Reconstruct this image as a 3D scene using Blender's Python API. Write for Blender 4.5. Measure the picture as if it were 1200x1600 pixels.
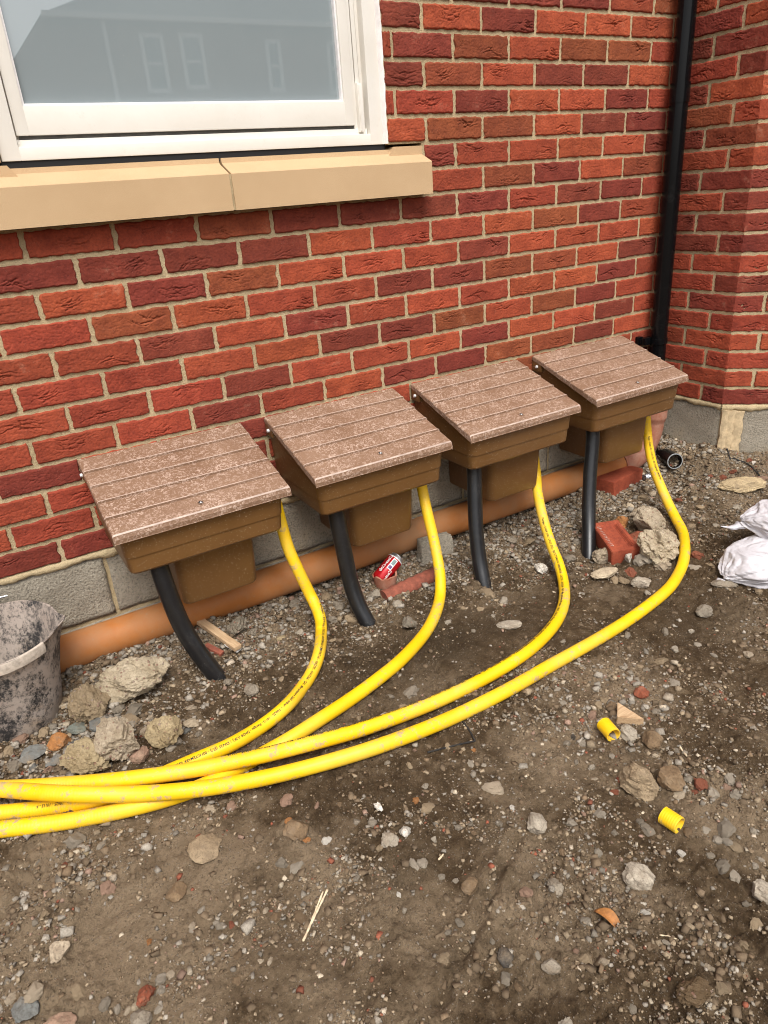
import bpy, bmesh, math, random
import numpy as np
from mathutils import Vector, Matrix

RAD = math.radians
scene = bpy.context.scene
for o in list(bpy.data.objects):
    bpy.data.objects.remove(o, do_unlink=True)

# ------------------------------------------------------------------ camera
ZB = 0.33                                   # height of the brick base above the mean soil level
CAM = np.array([-0.21820, -2.09459, 0.92844 + ZB])
EUL = (RAD(65.59262), RAD(4.09626), RAD(-31.51040))
FPX = 1115.2135                             # focal length in pixels of the 1200 x 1600 photograph
cd = bpy.data.cameras.new('camera')
cam = bpy.data.objects.new('camera', cd)
scene.collection.objects.link(cam)
cam.location = CAM
cam.rotation_euler = EUL
cd.sensor_fit = 'VERTICAL'
cd.sensor_height = 24.0
cd.lens = FPX / 1600.0 * 24.0
cd.clip_start = 0.02
cd.clip_end = 500
scene.camera = cam

# ------------------------------------------------------------------ sky, sun, exposure
SUN_EL, SUN_AZ = RAD(58), RAD(200)          # azimuth from +Y clockwise: behind the camera, a little to the right
world = bpy.data.worlds.new('World')
scene.world = world
world.use_nodes = True
wn = world.node_tree
for n in list(wn.nodes):
    wn.nodes.remove(n)
sky = wn.nodes.new('ShaderNodeTexSky')
sky.sky_type = 'NISHITA'
sky.sun_disc = False
sky.sun_elevation = SUN_EL
sky.sun_rotation = SUN_AZ
sky.air_density = 1.0
sky.dust_density = 4.0
sky.ozone_density = 1.0
hs = wn.nodes.new('ShaderNodeHueSaturation')
hs.inputs['Saturation'].default_value = 0.22
bg = wn.nodes.new('ShaderNodeBackground')
bg.inputs['Strength'].default_value = 0.115
wo = wn.nodes.new('ShaderNodeOutputWorld')
wn.links.new(sky.outputs['Color'], hs.inputs['Color'])
wn.links.new(hs.outputs['Color'], bg.inputs['Color'])
wn.links.new(bg.outputs['Background'], wo.inputs['Surface'])

sd = bpy.data.lights.new('sun', 'SUN')
sd.energy = 1.35
sd.angle = RAD(28)
sd.color = (1.0, 0.96, 0.90)
sun = bpy.data.objects.new('sun', sd)
scene.collection.objects.link(sun)
dirv = Vector((math.sin(SUN_AZ) * math.cos(SUN_EL), math.cos(SUN_AZ) * math.cos(SUN_EL), math.sin(SUN_EL)))
sun.rotation_euler = dirv.to_track_quat('Z', 'Y').to_euler()
sun.location = (0, -4, 8)

vs = scene.view_settings
vs.view_transform = 'Standard'
vs.look = 'None'
vs.exposure = 0.95
vs.gamma = 1.0
vs.use_curve_mapping = False
scene.cycles.max_bounces = 6
scene.cycles.use_denoising = True
scene.cycles.filter_width = 1.05

# ------------------------------------------------------------------ picture geometry helpers
def _rot(a):
    cx, cy, cz = np.cos(a); sx, sy, sz = np.sin(a)
    Rx = np.array([[1, 0, 0], [0, cx, -sx], [0, sx, cx]])
    Ry = np.array([[cy, 0, sy], [0, 1, 0], [-sy, 0, cy]])
    Rz = np.array([[cz, -sz, 0], [sz, cz, 0], [0, 0, 1]])
    return Rz @ Ry @ Rx
ROT = _rot(np.array(EUL))
def ray(u, v):
    return ROT @ np.array([(u - 600) / FPX, (800 - v) / FPX, -1.0])
def onY(u, v, y):
    d = ray(u, v); return CAM + (y - CAM[1]) / d[1] * d
def onZ(u, v, z):
    d = ray(u, v); return CAM + (z - CAM[2]) / d[2] * d
def project(X):
    d = (np.atleast_2d(X) - CAM) @ ROT
    return np.stack([600 + FPX * d[:, 0] / -d[:, 2], 800 - FPX * d[:, 1] / -d[:, 2], -d[:, 2]], 1)
def depth(P):
    return float(project(np.array(P))[0, 2])
def in_view(P, m=0):
    q = project(np.array(P))[0]
    return q[2] > 0.1 and -m < q[0] < 1200 + m and -m < q[1] < 1600 + m

# ------------------------------------------------------------------ noise
_pr = np.random.RandomState(7)
_perm = _pr.permutation(512).astype(np.int64)
_ga = _pr.rand(512) * 2 * np.pi
_gx, _gy = np.cos(_ga), np.sin(_ga)
def pn(x, y, seed=0):
    x = np.asarray(x, float) + seed * 17.31; y = np.asarray(y, float) - seed * 9.77
    xi = np.floor(x).astype(np.int64); yi = np.floor(y).astype(np.int64)
    xf, yf = x - xi, y - yi
    u = xf * xf * xf * (xf * (xf * 6 - 15) + 10); v = yf * yf * yf * (yf * (yf * 6 - 15) + 10)
    def g(ix, iy, fx, fy):
        h = _perm[(_perm[ix & 511] + iy) & 511]
        return _gx[h] * fx + _gy[h] * fy
    a = g(xi, yi, xf, yf); b = g(xi + 1, yi, xf - 1, yf)
    c = g(xi, yi + 1, xf, yf - 1); d = g(xi + 1, yi + 1, xf - 1, yf - 1)
    return 1.5 * (a + u * (b - a) + v * ((c + u * (d - c)) - (a + u * (b - a))))
def fbm(x, y, f, octv=4, seed=0, gain=0.5):
    s = 0; a = 1.0
    for i in range(octv):
        s = s + a * pn(np.asarray(x) * f, np.asarray(y) * f, seed + i * 3)
        f *= 2.03; a *= gain
    return s
_wr = np.random.RandomState(23).rand(3, 1024)
def worley(x, y, f, seed=0):
    x = np.asarray(x, float) * f + seed * 5.13; y = np.asarray(y, float) * f - seed * 3.71
    xi = np.floor(x).astype(np.int64); yi = np.floor(y).astype(np.int64)
    best = np.full(x.shape, 9.0); rnd = np.zeros(x.shape)
    for dx in (-1, 0, 1):
        for dy in (-1, 0, 1):
            h = (_perm[(_perm[(xi + dx) & 511] + yi + dy) & 511] * 2 + ((xi + dx) & 1)) & 1023
            d = np.hypot(xi + dx + _wr[0][h] - x, yi + dy + _wr[1][h] - y)
            m = d < best; best = np.where(m, d, best); rnd = np.where(m, _wr[2][h], rnd)
    return best, rnd
def sstep(a, b, x):
    t = np.clip((x - a) / (b - a), 0, 1); return t * t * (3 - 2 * t)

# ------------------------------------------------------------------ scene-graph helpers
COL = scene.collection
def link(o):
    COL.objects.link(o); return o
def tag(o, label=None, cat=None, group=None, kind=None):
    if label: o['label'] = label
    if cat: o['category'] = cat
    if group: o['group'] = group
    if kind: o['kind'] = kind
    return o
def thing(name, loc, label, cat, group=None):
    o = bpy.data.objects.new(name, None)
    o.empty_display_size = 0.05
    o.location = loc
    link(o)
    return tag(o, label, cat, group)
def mesh_from(name, verts, faces, smooth=False):
    me = bpy.data.meshes.new(name)
    if isinstance(verts, np.ndarray): verts = verts.tolist()
    if isinstance(faces, np.ndarray): faces = faces.tolist()
    me.from_pydata(verts, [], faces)
    me.update()
    if smooth:
        me.polygons.foreach_set('use_smooth', [True] * len(me.polygons))
    return me
def add(name, me, mat, parent=None, loc=(0, 0, 0), rot=(0, 0, 0)):
    o = bpy.data.objects.new(name, me)
    if mat is not None and len(me.materials) == 0:
        me.materials.append(mat)
    o.location = loc
    o.rotation_euler = rot
    link(o)
    if parent is not None: o.parent = parent
    return o
def recalc(me):
    bm = bmesh.new(); bm.from_mesh(me)
    bmesh.ops.recalc_face_normals(bm, faces=bm.faces)
    bm.to_mesh(me); bm.free()
    return me
def smooth_by_angle(me, ang=40):
    me.polygons.foreach_set('use_smooth', [True] * len(me.polygons))
    bm = bmesh.new(); bm.from_mesh(me)
    for e in bm.edges:
        if len(e.link_faces) == 2 and e.calc_face_angle(0) > RAD(ang): e.smooth = False
    bm.to_mesh(me); bm.free()
    return me

class MB:
    """collects pieces of one part"""
    def __init__(s): s.v = []; s.f = []
    def addvf(s, v, f):
        n = len(s.v); s.v += [tuple(map(float, p)) for p in v]; s.f += [tuple(int(i) + n for i in q) for q in f]
    def box(s, x0, x1, y0, y1, z0, z1, bev=0.0):
        bm = bmesh.new(); bmesh.ops.create_cube(bm, size=1)
        for v in bm.verts:
            v.co = Vector(((x0 + x1) / 2 + v.co.x * (x1 - x0), (y0 + y1) / 2 + v.co.y * (y1 - y0), (z0 + z1) / 2 + v.co.z * (z1 - z0)))
        if bev > 0: bmesh.ops.bevel(bm, geom=list(bm.edges), offset=bev, segments=2, profile=0.7, affect='EDGES')
        bm.verts.index_update()
        s.addvf([v.co for v in bm.verts], [[v.index for v in f.verts] for f in bm.faces]); bm.free()
    def cyl(s, p, axis, r, h, seg=20, r2=None):
        q = Vector(axis).to_track_quat('Z', 'Y'); p = Vector(p); r2 = r if r2 is None else r2
        v = []
        for k, (rr, hh) in enumerate(((r, 0), (r2, h))):
            for i in range(seg):
                a = 2 * math.pi * i / seg; v.append(p + q @ Vector((rr * math.cos(a), rr * math.sin(a), hh)))
        f = [[i, (i + 1) % seg, seg + (i + 1) % seg, seg + i] for i in range(seg)]
        f += [list(range(seg))[::-1], list(range(seg, 2 * seg))]
        s.addvf(v, f)
    def lathe(s, prof, c, seg=32):
        v = []; n = len(prof)
        for i in range(seg):
            a = 2 * math.pi * i / seg
            for (r, z) in prof: v.append((c[0] + r * math.cos(a), c[1] + r * math.sin(a), c[2] + z))
        f = []
        for i in range(seg):
            j = (i + 1) % seg
            for k in range(n - 1): f.append([i * n + k, j * n + k, j * n + k + 1, i * n + k + 1])
        s.addvf(v, f)
    def mesh(s, name, smooth=None):
        me = recalc(mesh_from(name, s.v, s.f))
        if smooth: smooth_by_angle(me, smooth)
        return me
def catmull(P, step):
    P = np.asarray(P, float)
    Q = np.vstack([2 * P[0] - P[1], P, 2 * P[-1] - P[-2]])
    out = []
    for i in range(1, len(Q) - 2):
        p0, p1, p2, p3 = Q[i - 1], Q[i], Q[i + 1], Q[i + 2]
        for t in np.linspace(0, 1, 24, endpoint=False):
            out.append(0.5 * ((2 * p1) + (-p0 + p2) * t + (2 * p0 - 5 * p1 + 4 * p2 - p3) * t * t + (-p0 + 3 * p1 - 3 * p2 + p3) * t ** 3))
    out.append(P[-1]); out = np.array(out)
    for _ in range(3):                          # iron small kinks out
        out[1:-1] = 0.25 * out[:-2] + 0.5 * out[1:-1] + 0.25 * out[2:]
    L = np.concatenate([[0], np.cumsum(np.linalg.norm(np.diff(out, axis=0), axis=1))])
    n = max(2, int(L[-1] / step) + 1)
    s = np.linspace(0, L[-1], n)
    return np.stack([np.interp(s, L, out[:, k]) for k in range(3)], 1), s
def frames(C, up=(0, 0, 1)):
    T = np.gradient(C, axis=0); T /= np.linalg.norm(T, axis=1)[:, None]
    N = np.zeros_like(T); n = np.array(up, float); n -= n.dot(T[0]) * T[0]
    if np.linalg.norm(n) < 0.1: n = np.array([0, -1.0, 0]); n -= n.dot(T[0]) * T[0]
    for i in range(len(T)):
        n = n - n.dot(T[i]) * T[i]; n /= np.linalg.norm(n); N[i] = n
    B = np.cross(T, N)
    return T, N, B
def tube(C, r, seg=20, cap=True, up=(0, 0, 1)):
    T, N, B = frames(C, up)
    r = np.broadcast_to(np.asarray(r, float), (len(C),))
    a = np.linspace(0, 2 * np.pi, seg, endpoint=False)
    V = C[:, None, :] + r[:, None, None] * (np.cos(a)[None, :, None] * N[:, None, :] + np.sin(a)[None, :, None] * B[:, None, :])
    V = V.reshape(-1, 3); n = len(C)
    i = np.arange(n - 1)[:, None] * seg; j = np.arange(seg)[None, :]; k = (j + 1) % seg
    F = np.stack([i + j, i + k, i + seg + k, i + seg + j], -1).reshape(-1, 4).tolist()
    if cap: F.append(list(range(seg))[::-1]); F.append(list(range((n - 1) * seg, n * seg)))
    return V, F

# ------------------------------------------------------------------ materials
class NT:
    def __init__(s, name):
        s.m = bpy.data.materials.new(name); s.m.use_nodes = True
        s.t = s.m.node_tree; s.b = s.t.nodes['Principled BSDF']
        s.tc = s.t.nodes.new('ShaderNodeTexCoord')
        s.co = s.tc.outputs['Object']
    def n(s, typ, **kw):
        nd = s.t.nodes.new(typ)
        for k, v in kw.items():
            if hasattr(nd, k) and not k[0].isupper(): setattr(nd, k, v)
            else: nd.inputs[k.replace('_', ' ')].default_value = v
        return nd
    def l(s, a, b): s.t.links.new(a, b)
    def noise(s, scale, detail=6, rough=0.6, co=None, dist=0.0, out='Fac'):
        nd = s.n('ShaderNodeTexNoise', Scale=scale, Detail=detail, Roughness=rough, Distortion=dist)
        s.l(co or s.co, nd.inputs['Vector']); return nd.outputs[out]
    def vor(s, scale, co=None, out='Distance', feature='F1', rnd=1.0):
        nd = s.n('ShaderNodeTexVoronoi', Scale=scale); nd.feature = feature
        nd.inputs['Randomness'].default_value = rnd
        s.l(co or s.co, nd.inputs['Vector']); return nd.outputs[out]
    def ramp(s, fac, stops, interp='LINEAR'):
        nd = s.n('ShaderNodeValToRGB'); cr = nd.color_ramp; cr.interpolation = interp
        while len(cr.elements) < len(stops): cr.elements.new(0.5)
        for e, (p, c) in zip(cr.elements, stops):
            e.position = p; e.color = (*c, 1) if not isinstance(c, (int, float)) else (c, c, c, 1)
        s.l(fac, nd.inputs['Fac']); return nd.outputs['Color']
    def mix(s, fac, a, b, typ='MIX'):
        nd = s.n('ShaderNodeMix'); nd.data_type = 'RGBA'; nd.blend_type = typ
        for sock, val in ((nd.inputs['Factor'], fac), (nd.inputs[6], a), (nd.inputs[7], b)):
            if hasattr(val, 'is_linked'): s.l(val, sock)
            elif isinstance(val, (int, float)) and sock.type == 'RGBA': sock.default_value = (val, val, val, 1)
            elif isinstance(val, (int, float)): sock.default_value = val
            else: sock.default_value = (*val, 1)
        return nd.outputs[2]
    def math(s, op, a, b=0.0, c=None):
        nd = s.n('ShaderNodeMath'); nd.operation = op
        for i, val in enumerate((a, b, c)):
            if val is None: continue
            if hasattr(val, 'is_linked'): s.l(val, nd.inputs[i])
            else: nd.inputs[i].default_value = val
        return nd.outputs[0]
    def bump(s, h, dist, strength=1.0, prev=None):
        nd = s.n('ShaderNodeBump'); nd.inputs['Strength'].default_value = strength; nd.inputs['Distance'].default_value = dist
        s.l(h, nd.inputs['Height'])
        if prev is not None: s.l(prev, nd.inputs['Normal'])
        return nd.outputs['Normal']
    def objrand(s, k=37.0):
        oi = s.n('ShaderNodeObjectInfo'); va = s.n('ShaderNodeVectorMath'); va.operation = 'ADD'
        cb = s.n('ShaderNodeCombineXYZ'); m = s.math('MULTIPLY', oi.outputs['Random'], k)
        s.l(m, cb.inputs[0]); s.l(m, cb.inputs[2]); s.l(s.co, va.inputs[0]); s.l(cb.outputs[0], va.inputs[1])
        s.oi = oi; s.co = va.outputs[0]
    def done(s, col=None, rough=None, normal=None, spec=None, metal=None):
        def put(sock, v):
            if v is None: return
            if hasattr(v, 'is_linked'): s.l(v, s.b.inputs[sock])
            elif isinstance(v, tuple): s.b.inputs[sock].default_value = (*v, 1)
            else: s.b.inputs[sock].default_value = v
        put('Base Color', col); put('Roughness', rough); put('Normal', normal); put('Specular IOR Level', spec); put('Metallic', metal)
        return s.m

def m_brick():
    s = NT('brick_clay'); s.objrand()
    base = s.oi.outputs['Color']
    n1 = s.noise(18, 5, 0.6); n2 = s.noise(140, 4, 0.7)
    c = s.mix(s.ramp(n1, [(0.3, 0.0), (0.7, 1.0)]), s.mix(1.0, base, (0.72, 0.62, 0.62), 'MULTIPLY'), s.mix(1.0, base, (1.18, 1.12, 1.05), 'MULTIPLY'))
    c = s.mix(s.math('MULTIPLY', s.ramp(n2, [(0.35, 1.0), (0.55, 0.0)]), 0.35), c, (0.06, 0.014, 0.012))
    # mortar dust and lime specks
    sp = s.ramp(s.vor(420), [(0.10, 1.0), (0.16, 0.0)])
    spm = s.math('MULTIPLY', sp, s.ramp(s.noise(30, 3), [(0.52, 0.0), (0.66, 0.8)]))
    c = s.mix(spm, c, (0.55, 0.42, 0.30))
    sm = s.ramp(s.noise(9, 6, 0.75), [(0.60, 0.0), (0.78, 0.45)])
    c = s.mix(sm, c, (0.42, 0.25, 0.17))
    nb = s.bump(n2, 0.0016, 0.7, s.bump(s.noise(420, 3), 0.0008, 0.6))
    return s.done(c, 0.88, nb, 0.25)
def m_mortar():
    s = NT('mortar_sand')
    n1 = s.noise(6, 6, 0.7); n2 = s.noise(300, 4, 0.75)
    c = s.ramp(n1, [(0.3, (0.39, 0.30, 0.172)), (0.55, (0.51, 0.40, 0.238)), (0.75, (0.58, 0.46, 0.295))])
    c = s.mix(s.ramp(n2, [(0.35, 0.55), (0.5, 0.0)]), c, (0.20, 0.145, 0.08))
    g = s.ramp(s.vor(520), [(0.12, 1.0), (0.2, 0.0)])
    c = s.mix(s.math('MULTIPLY', g, 0.6), c, (0.62, 0.54, 0.42))
    nb = s.bump(n2, 0.003, 0.9, s.bump(s.noise(60, 4), 0.005, 0.5))
    return s.done(c, 0.95, nb, 0.15)
def m_block():
    s = NT('concrete_block')
    n1 = s.noise(5, 6, 0.7); n2 = s.noise(120, 5, 0.8)
    c = s.ramp(n1, [(0.3, (0.29, 0.25, 0.195)), (0.6, (0.40, 0.355, 0.28)), (0.8, (0.47, 0.40, 0.29))])
    c = s.mix(s.ramp(n2, [(0.36, 0.7), (0.5, 0.0)]), c, (0.10, 0.09, 0.075))
    st = s.ramp(s.noise(2.2, 5, 0.7), [(0.55, 0.0), (0.75, 0.55)])
    c = s.mix(st, c, (0.30, 0.21, 0.11))
    nb = s.bump(n2, 0.006, 0.9, s.bump(s.vor(150), 0.004, 0.6))
    return s.done(c, 0.97, nb, 0.1)
def m_sill():
    s = NT('sandstone_sill')
    n1 = s.noise(3, 5, 0.6); n2 = s.noise(500, 3, 0.7)
    c = s.ramp(n1, [(0.3, (0.49, 0.335, 0.190)), (0.7, (0.58, 0.41, 0.245))])
    c = s.mix(s.math('MULTIPLY', s.ramp(n2, [(0.4, 1.0), (0.6, 0.0)]), 0.35), c, (0.40, 0.25, 0.12))
    return s.done(c, 0.9, s.bump(n2, 0.0012, 0.6), 0.2)
def m_pvc():
    s = NT('cream_window_pvc')
    n1 = s.noise(4, 6, 0.7); n2 = s.noise(25, 6, 0.75)
    c = s.ramp(n1, [(0.3, (0.71, 0.665, 0.59)), (0.7, (0.77, 0.735, 0.67))])
    c = s.mix(s.ramp(n2, [(0.60, 0.0), (0.8, 0.25)]), c, (0.42, 0.33, 0.22))
    return s.done(c, 0.38, s.bump(s.noise(90, 3), 0.0006, 0.3))
def m_pane():
    s = NT('window_glass')
    n1 = s.noise(2.5, 4, 0.6)
    c = s.ramp(n1, [(0.3, (0.235, 0.275, 0.285)), (0.7, (0.252, 0.292, 0.300))])
    sp = s.ramp(s.vor(60), [(0.025, 1.0), (0.04, 0.0)])
    c = s.mix(s.math('MULTIPLY', sp, s.ramp(s.noise(12, 2), [(0.55, 0.0), (0.62, 0.6)])), c, (0.5, 0.5, 0.48))
    m = s.done(c, 0.004, None, 0.9)
    s.b.inputs['IOR'].default_value = 1.75
    s.b.inputs['Coat IOR'].default_value = 1.6
    s.b.inputs['Coat Weight'].default_value = 0.4
    s.b.inputs['Coat Roughness'].default_value = 0.0
    return m
def m_dark():
    s = NT('dark_gap'); return s.done((0.006, 0.006, 0.007), 0.8)
def m_black():
    s = NT('black_plastic')
    d = s.ramp(s.noise(60, 6, 0.8), [(0.55, 0.0), (0.75, 0.6)])
    sp = s.ramp(s.vor(260), [(0.10, 1.0), (0.2, 0.0)])
    d2 = s.math('MULTIPLY', sp, s.ramp(s.noise(14, 3), [(0.5, 0.0), (0.6, 0.7)]))
    c = s.mix(s.math('MULTIPLY', d, 0.25), (0.009, 0.009, 0.010), (0.16, 0.14, 0.12))
    c = s.mix(d2, c, (0.32, 0.29, 0.25))
    return s.done(c, s.math('MULTIPLY_ADD', d, 0.4, 0.32), s.bump(s.noise(80, 3), 0.0006, 0.3))
def m_gloss_black():
    s = NT('gloss_black_pipe')
    d = s.ramp(s.noise(9, 6, 0.8), [(0.55, 0.0), (0.75, 0.35)])
    c = s.mix(d, (0.004, 0.004, 0.0045), (0.022, 0.020, 0.018))
    return s.done(c, s.math('MULTIPLY_ADD', d, 0.5, 0.16), None, 0.22)
def m_orange():
    s = NT('orange_drain_pvc')
    n1 = s.noise(7, 6, 0.7)
    c = s.ramp(n1, [(0.3, (0.36, 0.125, 0.03)), (0.7, (0.44, 0.165, 0.045))])
    dz = s.ramp(s.noise(3.1, 7, 0.75), [(0.42, 0.0), (0.66, 0.65)])
    c = s.mix(dz, c, (0.33, 0.20, 0.11))
    sp = s.ramp(s.noise(40, 5, 0.8), [(0.62, 0.0), (0.72, 0.6)])
    c = s.mix(sp, c, (0.30, 0.22, 0.15))
    return s.done(c, s.math('MULTIPLY_ADD', dz, 0.35, 0.55), s.bump(s.noise(30, 4), 0.0008, 0.3), 0.3)
def m_bend():
    s = NT('dusty_clay_coloured_pvc')
    d = s.ramp(s.noise(14, 7, 0.8), [(0.35, 0.0), (0.7, 1.0)])
    c = s.mix(d, (0.30, 0.085, 0.04), (0.42, 0.24, 0.17))
    return s.done(c, 0.75, s.bump(s.noise(60, 5), 0.001, 0.5))
def m_lid():
    s = NT('scuffed_brown_lid'); s.objrand(11)
    n1 = s.noise(125, 4, 0.58, dist=1.3); n2 = s.noise(6, 4, 0.6); n3 = s.noise(17, 6, 0.75)
    c = s.ramp(n2, [(0.3, (0.180, 0.098, 0.056)), (0.7, (0.240, 0.142, 0.088))])
    fl = s.ramp(n1, [(0.50, 0.0), (0.58, 1.0)])
    c = s.mix(s.math('MULTIPLY', fl, s.ramp(n3, [(0.36, 0.12), (0.60, 0.95)])), c, (0.47, 0.335, 0.260))
    sc = s.ramp(s.vor(16, out='Distance', feature='DISTANCE_TO_EDGE'), [(0.0, 1.0), (0.012, 0.0)])
    c = s.mix(s.math('MULTIPLY', sc, s.ramp(n3, [(0.52, 0.0), (0.62, 0.45)])), c, (0.6, 0.47, 0.4))
    return s.done(c, 0.55, s.bump(n1, 0.0007, 0.6), 0.4)
def m_body():
    s = NT('brown_box_plastic'); s.objrand(23)
    n2 = s.noise(5, 4, 0.6); n3 = s.noise(22, 4, 0.7)
    c = s.ramp(n2, [(0.3, (0.125, 0.057, 0.0165)), (0.7, (0.160, 0.078, 0.026))])
    sp = s.ramp(s.vor(150), [(0.10, 1.0), (0.18, 0.0)])
    c = s.mix(s.math('MULTIPLY', sp, s.ramp(n3, [(0.36, 0.0), (0.52, 0.95)])), c, (0.55, 0.44, 0.33))
    mp = s.n('ShaderNodeMapping'); mp.inputs['Scale'].default_value = (120, 120, 9); s.l(s.co, mp.inputs['Vector'])
    stx = s.ramp(s.noise(1.0, 4, 0.7, co=mp.outputs[0]), [(0.63, 0.0), (0.72, 1.0)])
    c = s.mix(s.math('MULTIPLY', stx, s.ramp(n3, [(0.44, 0.0), (0.60, 0.5)])), c, (0.42, 0.30, 0.2))
    return s.done(c, s.math('MULTIPLY_ADD', n3, 0.3, 0.24), s.bump(s.noise(300, 3), 0.0004, 0.4))
def m_hose():
    s = NT('yellow_gas_hose')
    n1 = s.noise(9, 4, 0.6)
    c = s.ramp(n1, [(0.3, (0.80, 0.47, 0.004)), (0.7, (0.86, 0.54, 0.006))])
    d = s.ramp(s.noise(38, 6, 0.75), [(0.54, 0.0), (0.62, 0.95)])
    d = s.math('MULTIPLY', d, s.ramp(s.noise(5, 4, 0.6), [(0.43, 0.0), (0.55, 1.0)]))
    c = s.mix(d, c, (0.40, 0.29, 0.16))
    film = s.ramp(s.noise(3.0, 5, 0.7), [(0.45, 0.0), (0.70, 0.34)])
    c = s.mix(film, c, (0.60, 0.45, 0.18))
    return s.done(c, s.math('MULTIPLY_ADD', d, 0.3, 0.46), s.bump(s.noise(120, 3), 0.0005, 0.3), 0.35)
def m_print():
    s = NT('hose_print'); return s.done((0.022, 0.018, 0.012), 0.7)
def m_soil():
    s = NT('soil')
    at = s.n('ShaderNodeAttribute'); at.attribute_name = 'zone'
    zone = at.outputs['Color']
    sp = s.n('ShaderNodeSeparateColor'); s.l(zone, sp.inputs[0])
    dusty, moist = sp.outputs[0], sp.outputs[1]
    n1 = s.noise(3.5, 6, 0.65); n2 = s.noise(28, 6, 0.7); n3 = s.noise(160, 5, 0.75)
    c = s.ramp(n2, [(0.32, (0.068, 0.042, 0.021)), (0.50, (0.124, 0.081, 0.044)), (0.68, (0.205, 0.143, 0.085))])
    dry = s.math('ADD', s.math('MULTIPLY', dusty, 0.8), s.math('MULTIPLY', s.math('SUBTRACT', n1, 0.47), 1.8))
    c = s.mix(s.ramp(dry, [(0.08, 0.0), (0.42, 0.82)]), c, (0.375, 0.275, 0.175))
    wet = s.math('ADD', moist, s.math('MULTIPLY', s.math('SUBTRACT', s.noise(7, 5, 0.65), 0.5), 1.2))
    c = s.mix(s.ramp(wet, [(0.35, 0.0), (0.8, 0.8)]), c, (0.066, 0.044, 0.024))
    c = s.mix(s.ramp(n3, [(0.34, 0.6), (0.48, 0.0)]), c, (0.045, 0.032, 0.020))
    # grit
    vn = s.n('ShaderNodeTexVoronoi', Scale=230); s.l(s.co, vn.inputs['Vector'])
    g = s.ramp(vn.outputs['Distance'], [(0.20, 1.0), (0.34, 0.0)])
    rs = s.n('ShaderNodeSeparateColor'); s.l(vn.outputs['Color'], rs.inputs[0])
    gm = s.math('MULTIPLY', g, s.ramp(rs.outputs[0], [(0.60, 0.0), (0.66, 1.0)]))
    gm = s.math('MULTIPLY', gm, s.ramp(s.noise(14, 5, 0.7), [(0.36, 0.2), (0.58, 0.95)]))
    gc = s.ramp(rs.outputs[1], [(0.0, (0.20, 0.15, 0.11)), (0.5, (0.34, 0.28, 0.22)), (0.9, (0.46, 0.40, 0.33)), (1.0, (0.28, 0.16, 0.10))])
    c = s.mix(gm, c, gc)
    h = s.math('MULTIPLY_ADD', gm, 0.5, n3)
    nb = s.bump(h, 0.010, 1.0, s.bump(n2, 0.016, 0.8, s.bump(s.noise(70, 7, 0.8), 0.014, 0.9)))
    return s.done(c, 0.95, nb, 0.15)
def m_stone():
    s = NT('stone'); s.objrand(51)
    base = s.oi.outputs['Color']
    n1 = s.noise(45, 6, 0.7); n2 = s.noise(260, 4, 0.75)
    c = s.mix(s.ramp(n1, [(0.32, 0.0), (0.68, 1.0)]), s.mix(1.0, base, (0.66, 0.62, 0.58), 'MULTIPLY'), s.mix(1.0, base, (1.15, 1.13, 1.08), 'MULTIPLY'))
    c = s.mix(s.ramp(n2, [(0.36, 0.5), (0.5, 0.0)]), c, (0.07, 0.052, 0.036))
    so = s.ramp(s.noise(24, 6, 0.75), [(0.50, 0.0), (0.68, 0.65)])
    c = s.mix(so, c, (0.22, 0.165, 0.11))
    return s.done(c, 0.9, s.bump(n2, 0.0016, 0.8, s.bump(n1, 0.003, 0.6)), 0.2)
def m_lump():
    s = NT('crumbly_mortar_lump'); s.objrand(61)
    base = s.oi.outputs['Color']
    n1 = s.noise(22, 6, 0.7); n2 = s.noise(190, 6, 0.8)
    c = s.mix(s.ramp(n1, [(0.3, 0.0), (0.7, 1.0)]), s.mix(1.0, base, (0.72, 0.68, 0.6), 'MULTIPLY'), s.mix(1.0, base, (1.1, 1.1, 1.08), 'MULTIPLY'))
    c = s.mix(s.ramp(n2, [(0.36, 0.65), (0.48, 0.0)]), c, (0.17, 0.125, 0.08))
    vn = s.n('ShaderNodeTexVoronoi', Scale=110); s.l(s.co, vn.inputs['Vector'])
    rs = s.n('ShaderNodeSeparateColor'); s.l(vn.outputs['Color'], rs.inputs[0])
    gm = s.math('MULTIPLY', s.ramp(vn.outputs['Distance'], [(0.3, 1.0), (0.42, 0.0)]), s.ramp(rs.outputs[0], [(0.72, 0.0), (0.78, 0.8)]))
    c = s.mix(gm, c, s.ramp(rs.outputs[1], [(0.0, (0.38, 0.30, 0.24)), (1.0, (0.30, 0.15, 0.10))]))
    nb = s.bump(s.math('MULTIPLY_ADD', gm, 0.5, n2), 0.006, 1.0, s.bump(s.noise(70, 5, 0.7), 0.008, 0.8))
    return s.done(c, 0.97, nb, 0.1)
def m_gravel():
    s = NT('gravel_grains')
    at = s.n('ShaderNodeAttribute'); at.attribute_name = 'Col'
    n = s.noise(300, 3, 0.7)
    c = s.mix(s.ramp(n, [(0.35, 0.5), (0.6, 0.0)]), at.outputs['Color'], (0.10, 0.074, 0.05))
    return s.done(c, 0.92, s.bump(n, 0.001, 0.6), 0.2)
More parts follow.
